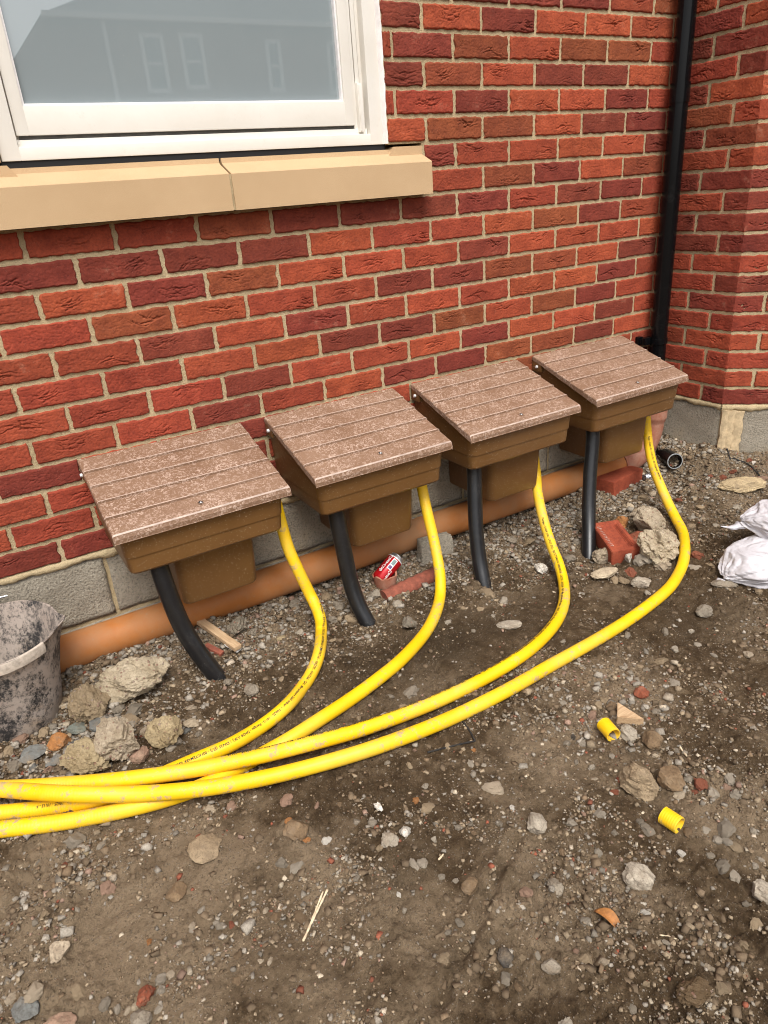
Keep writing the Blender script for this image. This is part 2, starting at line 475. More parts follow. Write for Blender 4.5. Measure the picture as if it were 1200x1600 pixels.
def m_bucket():
    s = NT('cement_smeared_bucket')
    mp = s.n('ShaderNodeMapping'); mp.inputs['Scale'].default_value = (1, 1, 0.75); s.l(s.co, mp.inputs['Vector'])
    n1 = s.noise(16, 10, 0.70, co=mp.outputs[0], dist=0.15); n2 = s.noise(110, 8, 0.85, co=mp.outputs[0])
    n3 = s.noise(5, 4, 0.6)
    f = s.math('ADD', s.math('MULTIPLY', n1, 0.50), s.math('MULTIPLY', n2, 0.52))
    f = s.ramp(f, [(0.46, 0.0), (0.54, 1.0)])
    sm = s.ramp(n3, [(0.3, (0.33, 0.265, 0.22)), (0.6, (0.40, 0.34, 0.29)), (0.75, (0.36, 0.25, 0.15))])
    c = s.mix(f, (0.036, 0.034, 0.034), sm)
    return s.done(c, s.math('MULTIPLY_ADD', f, 0.35, 0.55), s.bump(f, 0.0012, 0.7), 0.3)
def m_bag():
    s = NT('white_woven_sack')
    n1 = s.noise(9, 6, 0.7)
    c = s.ramp(n1, [(0.3, (0.48, 0.45, 0.46)), (0.6, (0.63, 0.61, 0.64))])
    c = s.mix(s.ramp(s.noise(22, 5, 0.7), [(0.60, 0.0), (0.78, 0.5)]), c, (0.40, 0.32, 0.26))
    w = s.n('ShaderNodeTexWave', Scale=190.0); w.bands_direction = 'X'; s.l(s.co, w.inputs['Vector'])
    w2 = s.n('ShaderNodeTexWave', Scale=190.0); w2.bands_direction = 'Z'; s.l(s.co, w2.inputs['Vector'])
    mpn = s.noise(9, 2, 0.45, dist=1.8)
    return s.done(c, 0.5, s.bump(s.math('ADD', w.outputs['Fac'], w2.outputs['Fac']), 0.0003, 0.5, s.bump(mpn, 0.022, 0.8)), 0.35)
def m_wood():
    s = NT('cut_timber')
    mp = s.n('ShaderNodeMapping'); mp.inputs['Scale'].default_value = (6, 60, 60); s.l(s.co, mp.inputs['Vector'])
    n = s.noise(3.0, 5, 0.65, co=mp.outputs[0], dist=0.8)
    c = s.ramp(n, [(0.3, (0.36, 0.22, 0.115)), (0.6, (0.52, 0.36, 0.21)), (0.8, (0.58, 0.42, 0.27))])
    return s.done(c, 0.8, s.bump(n, 0.001, 0.5))
def plain(name, col, rough=0.6, metal=0.0, nscale=60, amt=0.25, bump=0.0006):
    s = NT(name)
    n = s.noise(nscale, 5, 0.7)
    c = s.mix(s.ramp(n, [(0.3, 0.0), (0.7, 1.0)]), tuple(x * (1 - amt) for x in col), tuple(min(1, x * (1 + amt)) for x in col))
    return s.done(c, rough, s.bump(n, bump, 0.5), None, metal)

M = dict(brick=m_brick(), mortar=m_mortar(), block=m_block(), sill=m_sill(), pvc=m_pvc(), pane=m_pane(), dark=m_dark(),
         black=m_black(), gloss=m_gloss_black(), orange=m_orange(), bend=m_bend(), lid=m_lid(), body=m_body(), hose=m_hose(),
         prnt=m_print(), soil=m_soil(), stone=m_stone(), lump=m_lump(), gravel=m_gravel(), bucket=m_bucket(), bag=m_bag(), wood=m_wood(),
         ridge_light=plain('painted_light_lid_edge', (0.43, 0.32, 0.26), 0.5, 0, 45, 0.3),  # paler lid brown, paints in the light caught along the ridges
         seal=plain('white_sealant', (0.80, 0.75, 0.72), 0.6, 0, 40, 0.1),
         gasket=plain('grey_gasket', (0.10, 0.095, 0.085), 0.7),
         steel=plain('screw_head', (0.72, 0.70, 0.68), 0.4, 0.2, 200, 0.1),
         red=plain('red_can_paint', (0.42, 0.008, 0.012), 0.22, 0.3, 30, 0.15, 0.0003),
         alu=plain('bare_aluminium', (0.62, 0.62, 0.63), 0.3, 0.9, 60, 0.1, 0.0003),
         white=plain('white_print', (0.78, 0.75, 0.74), 0.5, 0, 60, 0.08),
         purple=plain('purple_print', (0.10, 0.05, 0.16), 0.5, 0, 60, 0.08),
         teal=plain('grey_green_print', (0.16, 0.24, 0.23), 0.5, 0, 60, 0.08),
         clay=plain('red_fired_clay', (0.235, 0.068, 0.040), 0.9, 0, 45, 0.4, 0.002),
         palemortar=plain('pale_mortar_fill', (0.50, 0.38, 0.23), 0.95, 0, 40, 0.3, 0.006),
         roof=plain('slate_roof', (0.10, 0.10, 0.105), 0.8, 0, 3, 0.25, 0.01),
         farwall=plain('far_house_brick', (0.22, 0.12, 0.085), 0.9, 0, 5, 0.3, 0.01),
         farwhite=plain('far_house_white_paint', (0.75, 0.74, 0.72), 0.6, 0, 5, 0.05),
         farglass=plain('far_house_glass', (0.05, 0.06, 0.065), 0.1, 0, 2, 0.1),
         leaf=plain('dry_leaf', (0.36, 0.15, 0.04), 0.7, 0, 80, 0.35),
         straw=plain('pale_split_wood', (0.60, 0.48, 0.32), 0.8, 0, 120, 0.25, 0.001),
         foil=plain('crumpled_foil', (0.55, 0.57, 0.60), 0.3, 0.8, 60, 0.2, 0.003),
         whiteplastic=plain('white_plastic_scrap', (0.75, 0.74, 0.72), 0.5, 0, 60, 0.12, 0.001),
         twig=plain('black_twig', (0.018, 0.015, 0.013), 0.8, 0, 60, 0.3))

# ------------------------------------------------------------------ ground
CTRL = np.array([(-1.6, -.3, .01), (-.8, -.3, 0), (-.35, -.22, .004), (-.3, -.4, .003), (-.1, -.10, .045), (.1, -.13, .035), (.3, -.12, .02), (.4, -.2, .012), (.2, -.35, 0), (.7, -.36, -.01), (.6, -.12, .01),
                 (1.15, -.38, -.02), (1.1, -.1, .005), (1.6, -.42, -.05), (1.6, -.15, .0), (1.35, -.3, -.02), (2.1, -.33, -.01), (2.15, -.12, .01), (2.25, -.08, .02), (2.44, -.31, .16), (2.44, -.2, .15),
                 (2.43, -.05, .13), (2.32, -.29, .03), (2.27, -.2, .02), (2.33, -.36, .045), (2.6, -.6, .14), (2.2, -.6, .03), (1.9, -.6, 0), (2, -.95, .01), (3, -1, .15), (0, -.8, 0), (0, -1.4, 0), (.6, -1.7, 0), (1, -1, 0), (1.5, -.8, -.012),
                 (2.5, -1.6, .03), (-.5, -1.2, 0), (1.5, -1.5, 0), (0, -3, 0), (3, -4, 0), (-3, -2, 0), (6, -2, 0), (0, -12, 0), (12, -12, 0), (-12, -12, 0)])
def ground_h(x, y):
    x = np.asarray(x, float); y = np.asarray(y, float)
    num = 0; den = 0
    for cx, cy, cz in CTRL:
        w = 1.0 / (((x - cx) ** 2 + (y - cy) ** 2) + 0.006) ** 1.6
        num = num + w * cz; den = den + w
    h = num / den
    near = np.exp(-np.maximum(0, np.hypot(x - 1, y + 1) - 3) / 2)
    fine = np.exp(-np.maximum(0, np.hypot(x - 1, y + 1) - 2.2) / 0.4)
    wx = x + 0.03 * pn(x * 6, y * 6, 31); wy = y + 0.03 * pn(x * 6, y * 6, 32)
    h = h + near * (0.012 * fbm(x, y, 1.7, 3, 1) + 0.011 * fbm(wx, wy, 7, 3, 2))
    rough = sstep(-0.35, 0.35, fbm(x, y, 2.2, 3, 5)) * 0.75 + 0.25
    tread = np.exp(-((x - 1.05 - 0.3 * (y + .8)) ** 2) / 0.35 - ((y + 0.72) ** 2) / 0.05)
    rough = rough * (1 - 0.65 * tread)
    # crumbs and clods
    wall_z = np.exp(-((y + .10) / .26) ** 2) * (1 - .3 * tread)
    clod = np.clip(rough * .9 + .8 * wall_z, 0, 1.3)
    for (wf, amp, cut) in ((19, .020, .60), (44, .0125, .5), (95, .0065, .40)):
        dd, rr = worley(wx + .004 * pn(x * 60, y * 60, 3), wy, wf, int(wf))
        h = h + fine * clod * amp * np.clip((rr - cut) / (1 - cut), 0, 1) * np.clip(1.15 - (dd / .48) ** 2, 0, 1)
    cl = 1 - np.abs(fbm(wx, wy, 26, 2, 7)) * 1.7
    h = h + fine * rough * 0.0060 * np.clip(cl, -0.6, 1)
    cl2 = 1 - np.abs(fbm(x, y, 62, 2, 9)) * 1.8
    h = h + fine * (0.3 + 0.7 * rough) * 0.0042 * np.clip(cl2, -0.6, 1)
    h = h + fine * 0.0030 * (0.35 + rough) * (0.5 - np.abs(fbm(wx, wy, 105, 2, 12)))
    # digger-bucket and boot drag marks across the front
    for (ax, ay, bx, by, wd, dp) in ((0.17, -1.46, 0.50, -1.28, 0.012, 0.012), (0.02, -1.42, 0.25, -1.24, 0.016, 0.007)):
        dx, dy = bx - ax, by - ay; L2 = dx * dx + dy * dy
        t = np.clip(((x - ax) * dx + (y - ay) * dy) / L2, 0, 1)
        d = np.hypot(x - ax - t * dx, y - ay - t * dy)
        h = h - dp * np.exp(-(d / wd) ** 2) + 0.5 * dp * np.exp(-((d - 1.8 * wd) / wd) ** 2)
    h = h - 0.06 * np.exp(-((x - 2.275) ** 2 + (y + 0.275) ** 2) / 0.0065) - 0.02 * np.exp(-((x - 2.24) ** 2 + (y + 0.36) ** 2) / 0.006)
    # rut under the lowest edge at the right foreground
    h = h - 0.035 * np.exp(-((x - 0.84) ** 2 + (y + 1.62) ** 2) / 0.006)
    return h
def gh(x, y): return float(ground_h(np.array([x]), np.array([y]))[0])
def G(u, v, dz=0.0):
    z = 0.0
    for _ in range(14):
        P = onZ(u, v, z + dz); z = 0.5 * z + 0.5 * gh(P[0], P[1])
    P = onZ(u, v, z + dz)
    return P

def axis_coords(lo, hi, step, far_lo, far_hi):
    a = np.arange(lo, hi + step / 2, step)
    def grow(start, end, sgn):
        out = []; p = start; s = step
        while (end - p) * sgn > 0:
            s *= 1.35; p = p + sgn * s; out.append(p)
        return out
    return np.array(grow(lo, far_lo, -1)[::-1] + a.tolist() + grow(hi, far_hi, 1))
def build_ground():
    xs = axis_coords(-0.75, 2.95, 0.0050, -60, 60)
    ys = axis_coords(-1.95, 0.012, 0.0050, -60, 60)
    X, Y = np.meshgrid(xs, ys, indexing='ij')
    Z = ground_h(X, Y)
    V = np.stack([X, Y, Z], -1).reshape(-1, 3)
    nx, ny = X.shape
    i = np.arange(nx - 1)[:, None] * ny; j = np.arange(ny - 1)[None, :]
    F = np.stack([i + j, i + ny + j, i + ny + j + 1, i + j + 1], -1).reshape(-1, 4)
    me = bpy.data.meshes.new('ground')
    me.vertices.add(len(V)); me.vertices.foreach_set('co', V.ravel())
    me.loops.add(F.size); me.loops.foreach_set('vertex_index', F.ravel().astype(np.int32))
    me.polygons.add(len(F)); me.polygons.foreach_set('loop_start', np.arange(0, F.size, 4, dtype=np.int32))
    me.update(calc_edges=True)
    me.polygons.foreach_set('use_smooth', np.ones(len(F), bool))
    x, y = V[:, 0], V[:, 1]
    # dry sandy rubble by the bay, dry soil in the near left; trodden damp soil between and beyond the hoses
    dusty = np.exp(-((x - 2.55) ** 2) / 0.16 - ((y + 0.45) ** 2) / 0.10) + 0.75 * np.exp(-((x + 0.35) ** 2) / 0.14 - ((y + 0.98) ** 2) / 0.12) + 0.45 * np.exp(-((x - 0.12) ** 2) / 0.03 - ((y + 1.42) ** 2) / 0.02) + 0.5 * np.exp(-((x - 0.52) ** 2) / 0.02 - ((y + 1.36) ** 2) / 0.02) + 0.5 * np.exp(-((x - 0.9) ** 2) / 0.015 - ((y + 1.5) ** 2) / 0.03) + 0.5 * np.exp(-((y + .12) ** 2) / .02) + 0.35 * np.exp(-((x - .9) ** 2) / 0.1 - ((y + 1.15) ** 2) / 0.03)
    moist = 0.75 * np.exp(-((x - 0.75 - .45 * (y + .6)) ** 2) / 0.22 - ((y + 0.62) ** 2) / 0.035) + 0.6 * np.exp(-((x - 1.5) ** 2) / 0.12 - ((y + 0.95) ** 2) / 0.05) + 0.4 * np.exp(-((x - .35) ** 2) / 0.08 - ((y + 1.2) ** 2) / 0.06)
    ca = me.color_attributes.new('zone', 'FLOAT_COLOR', 'POINT')
    ca.data.foreach_set('color', np.stack([np.clip(dusty, 0, 1), np.clip(moist, 0, 1), 0 * x, 0 * x + 1], 1).astype(np.float32).ravel())
    tag(add('ground', me, M['soil']), 'bare brown soil strewn with grit in front of the house', 'soil', kind='structure')
build_ground()

# ------------------------------------------------------------------ the brick house
RNG = random.Random(5)
CW, CH, BL, BH = 0.225, 0.075, 0.215, 0.065
house = thing('brick_house', (0, 0, 0), 'red brick house with cream framed window above a sandstone sill', 'house')

def relief(L, H, seed, step=0.0018):
    rg = random.Random(seed)
    nx, nz = max(6, int(L / step)), max(6, int(H / step))
    x = np.linspace(-L / 2, L / 2, nx + 1); z = np.linspace(-H / 2, H / 2, nz + 1)
    X, Z = np.meshgrid(x, z, indexing='ij')
    y = 0.0011 * fbm(X, Z, 22, 4, seed) + 0.0005 * fbm(X, Z, 150, 2, seed + 40)
    nc = rg.choice([2, 4, 6, 8, 9])
    cx, cz = rg.uniform(-.28, .28) * L, rg.uniform(-.22, .26) * H
    curve_up = rg.choice([-1, 1, 1])
    for k in range(nc):
        sd = rg.choice([-1, 1]); ln = rg.uniform(.018, .075) * min(1, L / .2 + .2)
        x0 = cx + rg.uniform(-.012, .012); z0 = cz + rg.uniform(-.016, .014)
        t = (X - x0) * sd / ln
        inside = (t > -0.06) & (t < 1)
        tt = np.clip(t, 0, 1)
        cu = z0 + curve_up * rg.uniform(0, .022) * tt ** 1.6 + rg.uniform(-.006, .006) * tt + 0.0035 * pn(X * 70, 0 * X, seed + k)
        A = rg.uniform(.0020, .0052) * (0.25 if seed % 5 == 2 else 1) * (1 - tt) ** 0.6 * sstep(-.06, .05, t) * inside
        d = Z - cu; w = rg.uniform(.0011, .0020)
        y += A * np.exp(-(d / w) ** 2)
        y -= 0.45 * A * np.exp(-np.abs(d) / 0.0045) * (d > 0)
    # net of drag folds that gathers round one spot, as on thrown clay
    for q in range(rg.choice([1, 1, 2])):
        mx = cx if q == 0 else rg.uniform(-.35, .35) * L; mz = cz if q == 0 else rg.uniform(-.3, .3) * H
        wz = Z - mz - curve_up * rg.uniform(2, 5) * (X - mx) ** 2
        nn = fbm(X * 1.0 + .004 * pn(X * 90, Z * 90, seed + 11), wz * 3.2, 17, 3, seed + 60 + q)
        rid = np.clip(1 - np.abs(nn) / rg.uniform(.10, .17), 0, 1) ** 1.3
        mk = np.exp(-((X - mx) / rg.uniform(.035, .065)) ** 2 - (wz / rg.uniform(.012, .020)) ** 2)
        y += rg.uniform(.0018, .0052) * (0.3 if seed % 5 == 2 else 1) * rid * sstep(.12, .6, mk) * sstep(-.5, .3, pn(X * 40, Z * 60, seed + 77))
    y += .0011 * np.clip(1 - np.abs(fbm(X, Z * 2.6, 26, 2, seed + 90)) / .12, 0, 1)
    y = np.minimum(y, .0052 + .0004 * pn(X * 200, Z * 200, seed))
    bx = L / 2 - np.abs(X); bz = H / 2 - np.abs(Z)
    bd = np.minimum(bx, bz) + 0.0012 * pn(X * 60, Z * 60, seed + 3)
    y += 0.0035 * np.clip(1 - bd / 0.005, 0, 1.3) ** 2
    # ragged arrises
    ex = np.clip(1 - bx / 0.008, 0, 1); ez = np.clip(1 - bz / 0.008, 0, 1)
    X2 = X - np.sign(X) * ex * (0.0014 + 0.0034 * pn(Z * 70, 0 * Z, seed + 5 + (1 if rg.random() < .5 else 0)))
    Z2 = Z - np.sign(Z) * ez * (0.0012 + 0.0030 * pn(X * 45, np.sign(Z) * 3.3, seed + 8))
    return X2, y, Z2, nx, nz
def brick_mesh(L, seed, H=BH, D=0.05):
    X, y, Z, nx, nz = relief(L, H, seed)
    V = np.stack([X, y, Z], -1).reshape(-1, 3)
    ny = nz + 1
    i = np.arange(nx)[:, None] * ny; j = np.arange(nz)[None, :]
    F = np.stack([i + j, i + ny + j, i + ny + j + 1, i + j + 1], -1).reshape(-1, 4).tolist()
    ring = [k * ny for k in range(nx + 1)] + [nx * ny + k for k in range(1, ny)] + [k * ny + nz for k in range(nx - 1, -1, -1)] + [k for k in range(nz - 1, 0, -1)]
    n0 = len(V); bk = V[ring].copy(); bk[:, 1] = D
    V = np.vstack([V, bk]); m = len(ring)
    for k in range(m):
        F.append([ring[k], n0 + k, n0 + (k + 1) % m, ring[(k + 1) % m]])
    F.append([n0 + k for k in range(m)])
    me = mesh_from('brick', V, F, True)
    me.materials.append(M['brick'])
    return me
FULL = [brick_mesh(BL, 100 + k) for k in range(22)]
HALF = [brick_mesh(0.1025, 200 + k) for k in range(7)]

PAL = dict(d=(0.208, 0.043, 0.027), r=(0.298, 0.059, 0.030), o=(0.348, 0.073, 0.033), b=(0.260, 0.070, 0.030))
def brick_col(c):
    b = PAL[c]; f = RNG.uniform(.85, 1.13); g = RNG.uniform(.92, 1.10)
    return (b[0] * f, b[1] * f * g, b[2] * f, 1)
# colours of the main wall's bricks, course by course from the block-work up, starting at the given half-brick
ROWS = {0: (-1.5, 'ddrdrrdrdrrdr'), 1: (-2, 'rrrrdrrdrodrdr'), 2: (-1.5, 'rrrdrrordrrdo'), 3: (-2, 'rdrrdrrorbdrro'), 4: (-1.5, 'rrrdroddbbdo'),
        5: (-2, 'rrrrdrrodoodo'), 6: (-1.5, 'rrrroddbobdo'), 7: (-2, 'rrrdodroroodr'), 8: (-1.5, 'rrborrddbbod'), 9: (-2, 'rrodbooodoooo'),
        10: (-1.5, 'rddddorrobdr'), 11: (-2, 'rrrrbddddrddr'), 12: (5.42, 'rbdobo'), 13: (5.46, 'drooodr'), 14: (4.86, 'obbodd'), 15: (4.86, 'rrdood'),
        16: (4.86, 'dboddo'), 17: (4.86, 'rdbobb'), 18: (4.86, 'dodooo'), 19: (4.86, 'rddddr')}
XEND = 2.45
WINX0, WINX1, WINZ1 = 0.0, 1.0935, 2.27
SILLX0, SILLX1 = -0.118, 1.2175

wall_b = MB()
zt, zb = ZB + 2.72, ZB - 0.012
wall_b.box(-2.2, WINX0, 0.0042, 0.25, ZB + 1.05, zt); wall_b.box(-2.2, SILLX0, 0.0042, 0.25, ZB + .9, ZB + 1.05)
wall_b.box(WINX1, XEND + .1, 0.0042, 0.25, ZB + 1.05, zt); wall_b.box(SILLX1, XEND + .1, 0.0042, 0.25, ZB + .9, ZB + 1.05)
wall_b.box(-2.2, XEND + .1, 0.0042, 0.25, zb, ZB + .9)
wall_b.box(WINX0, WINX1, 0.0042, 0.25, ZB + WINZ1, zt)
wall = add('wall', wall_b.mesh('wall'), M['mortar'], house)

spare = []                                   # bricks the photograph does not show
proj_margin = 40
def put_brick(parent, x0, x1, z, colour, T=None, flipseed=None):
    L = x1 - x0
    if L < 0.02: return
    pool = FULL if L > 0.15 else HALF
    me = pool[RNG.randrange(len(pool))]
    ref = BL if L > 0.15 else 0.1025
    c = np.array([(x0 + x1) / 2, -.0022 + RNG.uniform(-.0010, .0010), z])
    ang = math.pi if RNG.random() < .5 else 0.0
    tilt = RNG.uniform(-.004, .004)
    mat = Matrix.Translation(c) @ Matrix.Rotation(ang + tilt, 4, 'Y') @ Matrix.Diagonal((L / ref, 1, 1, 1))
    if T is not None: mat = T @ mat
    col = brick_col(colour)
    w = mat.translation
    ends = [mat @ Vector((s * ref / 2, 0, t)) for s in (-1, 1) for t in (-.03, .03)]
    if not any(in_view(tuple(e), 25) for e in ends):
        spare.append((mat, L)); return
    o = bpy.data.objects.new('brick', me); link(o)
    o.parent = parent; o.matrix_local = mat; o.color = col
def brick_spans(row):
    """(start, end) along the wall in metres, None where the window or sill stands"""
    half = 0.0 if row % 2 == 1 else 0.5
    k = -9 + half
    out = []
    z0, z1 = row * CH, row * CH + CH
    while k * CW < XEND:
        a, b = k * CW + .005, (k + 1) * CW - .005
        b = min(b, XEND - .004)
        lim = None
        if z0 >= 0.899 and z1 <= 1.051: lim = (SILLX0 - .008, SILLX1 + .008)
        elif z0 > 1.04 and z1 < WINZ1 + .01: lim = (WINX0 - .0, WINX1 + .0)
        if lim:
            if a < lim[0] and b > lim[0]: b = lim[0]
            if b > lim[1] and a < lim[1]: a = lim[1]
            if a >= lim[0] - 1e-6 and b <= lim[1] + 1e-6: k += 1; continue
        if b - a > .025: out.append((k, a, b))
        k += 1
    return out
for row in range(36):
    z = ZB + row * CH + CH / 2 + .000
    start, cols = ROWS.get(row, (99, ''))
    spans = brick_spans(row)
    for (k, a, b) in spans:
        if row >= 12 and row <= 19:
            kk = sum(1 for (k2, a2, b2) in spans if a2 > 1.0 and k2 < k)
            c = cols[kk] if a > 1.0 and kk < len(cols) else RNG.choice('rrodb')
        else:
            q = int(round(k - start)); c = cols[q] if 0 <= q < len(cols) else RNG.choice('rrodb')
        put_brick(wall, a, b, z, c)

# the return of the bay, square to the wall, and its splayed face
ret_b = MB()
def prism(mb, poly, z0, z1):
    n = len(poly)
    mb.addvf([(x, y, z0) for x, y in poly] + [(x, y, z1) for x, y in poly],
             [[i, (i + 1) % n, n + (i + 1) % n, n + i] for i in range(n)] + [list(range(n))[::-1], [n + i for i in range(n)]])
YC = -0.326
S2 = math.sqrt(.5)
e = .0042
prism(ret_b, [(XEND + e, .3), (XEND + e, YC + e * .4), (XEND + e + .75, YC + e * .4 - .75), (4.6, YC - .75), (4.6, .3)], zb, zt)
bay = add('bay_wall', ret_b.mesh('bay_wall'), M['mortar'], house)
TR = Matrix.Translation((XEND - .0005, 0, 0)) @ Matrix.Rotation(-math.pi / 2, 4, 'Z')          # local +x runs to -Y, front faces -X
TA = Matrix.Translation((XEND, YC, 0)) @ Matrix.Rotation(-math.pi / 4, 4, 'Z')         # along the splay
CORN = {0: 'd', 1: 'r', 2: 'r', 3: 'o', 4: 'r', 5: 'd', 6: 'd', 7: 'r', 8: 'd', 9: 'd', 10: 'd', 11: 'd', 12: 'o', 13: 'b', 14: 'r', 15: 'o', 16: 'd', 17: 'd', 18: 'o', 19: 'r'}
RET = {0: 'r', 1: 'r', 2: 'r', 3: 'r', 4: 'r', 5: 'r', 6: 'r', 7: 'r', 8: 'd', 9: 'd', 10: 'r', 11: 'd', 12: 'r', 13: 'd', 14: 'b', 15: 'd', 16: 'r', 17: 'd', 18: 'd', 19: 'r'}
SPL = {0: 'r', 1: 'o', 2: 'o', 3: 'o', 4: 'r', 5: 'r', 6: 'r', 7: 'r', 8: 'o', 9: 'r', 10: 'r', 11: 'r', 12: 'o', 13: 'o', 14: 'd', 15: 'r'}
def corner_brick(a, b, z, c, seed):
    """squint special: leg a on the return, leg b on the splay, one brick"""
    X1, y1, Z1, nx1, nz = relief(a, BH, seed, 0.003); X2, y2, Z2, nx2, _ = relief(b, BH, seed + 1, 0.003)
    f1 = np.clip(1 - (a / 2 - X1) / .006, 0, 1); f2 = np.clip(1 - (b / 2 + X2) / .006, 0, 1)
    y1 = y1 * (1 - f1); y2 = y2 * (1 - f2)
    X1 = np.where(f1 > 0.05, np.linspace(-a / 2, a / 2, nx1 + 1)[:, None] + 0 * X1, X1)
    X2 = np.where(f2 > 0.05, np.linspace(-b / 2, b / 2, nx2 + 1)[:, None] + 0 * X2, X2)
    P = []
    for i in range(nx1 + 1):
        for j in range(nz + 1):
            P.append(TR @ Vector((-YC - a / 2 + X1[i, j], y1[i, j], z + Z1[i, j])))
    for i in range(1, nx2 + 1):
        for j in range(nz + 1):
            P.append(TA @ Vector((b / 2 + X2[i, j], y2[i, j], z + Z2[i, j])))
    nx = nx1 + nx2; ny = nz + 1
    F = [[i * ny + j, (i + 1) * ny + j, (i + 1) * ny + j + 1, i * ny + j + 1] for i in range(nx) for j in range(nz)]
    ring = [k * ny for k in range(nx + 1)] + [nx * ny + k for k in range(1, ny)] + [k * ny + nz for k in range(nx - 1, -1, -1)] + [k for k in range(nz - 1, 0, -1)]
    n0 = len(P); off = Vector((math.cos(RAD(22.5)), math.sin(RAD(22.5)), 0)) * .045
    for r_ in ring: P.append(P[r_] + off)
    m = len(ring)
    F += [[ring[k], n0 + k, n0 + (k + 1) % m, ring[(k + 1) % m]] for k in range(m)]
    cen = sum(P, Vector()) / len(P)
    me = mesh_from('brick', [tuple(p - cen) for p in P], F, True)
    smooth_by_angle(me, 30)
    o = add('brick', me, M['brick'], bay, cen); o.color = brick_col(c)
RL = -YC
for row in range(36):
    z = ZB + row * CH + CH / 2
    if row % 2 == 0:
        put_brick(bay, .012, .215, z, RET.get(row, 'r'), TR)
        ca, cb = RL - .225, .218
    else:
        put_brick(bay, .012, .105, z, RET.get(row, 'r'), TR)
        ca, cb = RL - .115, .102
    zz = Vector((XEND, YC, z))
    if in_view(tuple(zz), 40): corner_brick(ca, cb, z, CORN.get(row, 'r'), 300 + row * 2)
    else: spare.append((TR @ Matrix.Translation((RL - ca / 2, 0, z)), ca)); spare.append((TA @ Matrix.Translation((cb / 2, 0, z)), cb))
    s_ = cb + .010
    while s_ < 1.0:
        e_ = min(s_ + .215, 1.05)
        put_brick(bay, s_, e_, z, SPL.get(row, RNG.choice('rod')), TA); s_ = e_ + .010
# what lies beyond the frame: one joined part
sm = MB()
for (mat, L) in spare:
    loc = mat.translation; rx = mat.to_3x3().normalized()
    def P_(x, y, z_): return tuple(loc + rx @ Vector((x, y, z_)))
    h = BH / 2; l = L / 2; q = .003
    sm.addvf([P_(-l + q, 0, -h + q), P_(l - q, 0, -h + q), P_(l - q, 0, h - q), P_(-l + q, 0, h - q), P_(-l, .004, -h), P_(l, .004, -h), P_(l, .004, h), P_(-l, .004, h), P_(-l, .03, -h), P_(l, .03, -h), P_(l, .03, h), P_(-l, .03, h)],
             [[0, 1, 2, 3], [0, 4, 5, 1], [1, 5, 6, 2], [2, 6, 7, 3], [3, 7, 4, 0], [4, 8, 9, 5], [5, 9, 10, 6], [6, 10, 11, 7], [7, 11, 8, 4]])
o = add('brickwork', sm.mesh('brickwork'), M['brick'], house); o.color = (0.27, 0.055, 0.031, 1); tag(o, kind='stuff')

# concrete blocks under the brickwork
foot = MB(); foot.box(-2.2, XEND + .1, .012, .25, ZB - .9, zb - .001)
prism(foot, [(XEND + .010, .3), (XEND + .010, YC + .006), (XEND + .010 + .75, YC + .006 - .75), (4.6, YC - .752), (4.6, .3)], ZB - .9, zb - .001)
footing = add('footing', foot.mesh('footing'), M['mortar'], house)
def block(x0, x1, z0, z1, seed, T=None):
    L, H = x1 - x0, z1 - z0
    nx, nz = max(4, int(L / .012)), max(4, int(H / .012))
    X, Z = np.meshgrid(np.linspace(-L / 2, L / 2, nx + 1), np.linspace(-H / 2, H / 2, nz + 1), indexing='ij')
    bd = np.minimum(L / 2 - np.abs(X), H / 2 - np.abs(Z))
    y = .0022 * fbm(X, Z, 16, 4, seed) + .004 * np.clip(1 - bd / .010, 0, 1) ** 2
    V = np.stack([X + (np.abs(X) > L / 2 - .001) * .002 * pn(Z * 30, Z * 0, seed), y, Z + (np.abs(Z) > H / 2 - .001) * .0025 * pn(X * 20, X * 0, seed)], -1).reshape(-1, 3)
    ny = nz + 1
    i = np.arange(nx)[:, None] * ny; j = np.arange(nz)[None, :]
    F = np.stack([i + j, i + ny + j, i + ny + j + 1, i + j + 1], -1).reshape(-1, 4).tolist()
    ring = [k * ny for k in range(nx + 1)] + [nx * ny + k for k in range(1, ny)] + [k * ny + nz for k in range(nx - 1, -1, -1)] + [k for k in range(nz - 1, 0, -1)]
    n0 = len(V); bk = V[ring].copy(); bk[:, 1] = .05; V = np.vstack([V, bk]); m = len(ring)
    F += [[ring[k], n0 + k, n0 + (k + 1) % m, ring[(k + 1) % m]] for k in range(m)]
    me = mesh_from('concrete_block', V, F, True)
    o = add('concrete_block', me, M['block'], footing)
    mm = Matrix.Translation(((x0 + x1) / 2, .004, (z0 + z1) / 2))
    o.matrix_local = (T @ mm) if T is not None else mm
x = -.003 - .45 * 4
while x < XEND:
    block(x + .006, min(x + .444, XEND + .0), ZB - .215, ZB - .018, int(x * 100) % 97)
    block(x + .23, min(x + .668, XEND + .0), ZB - .445, ZB - .228, int(x * 100) % 89) if x + .23 < XEND - .05 else None
    x += .45
block(.0, RL - .008, ZB - .215, ZB - .016, 61, TR); block(.0, RL - .008, ZB - .445, ZB - .225, 62, TR)
block(.085, .52, ZB - .215, ZB - .016, 63, TA); block(.53, .95, ZB - .215, ZB - .016, 65, TA); block(.02, .5, ZB - .445, ZB - .225, 64, TA)
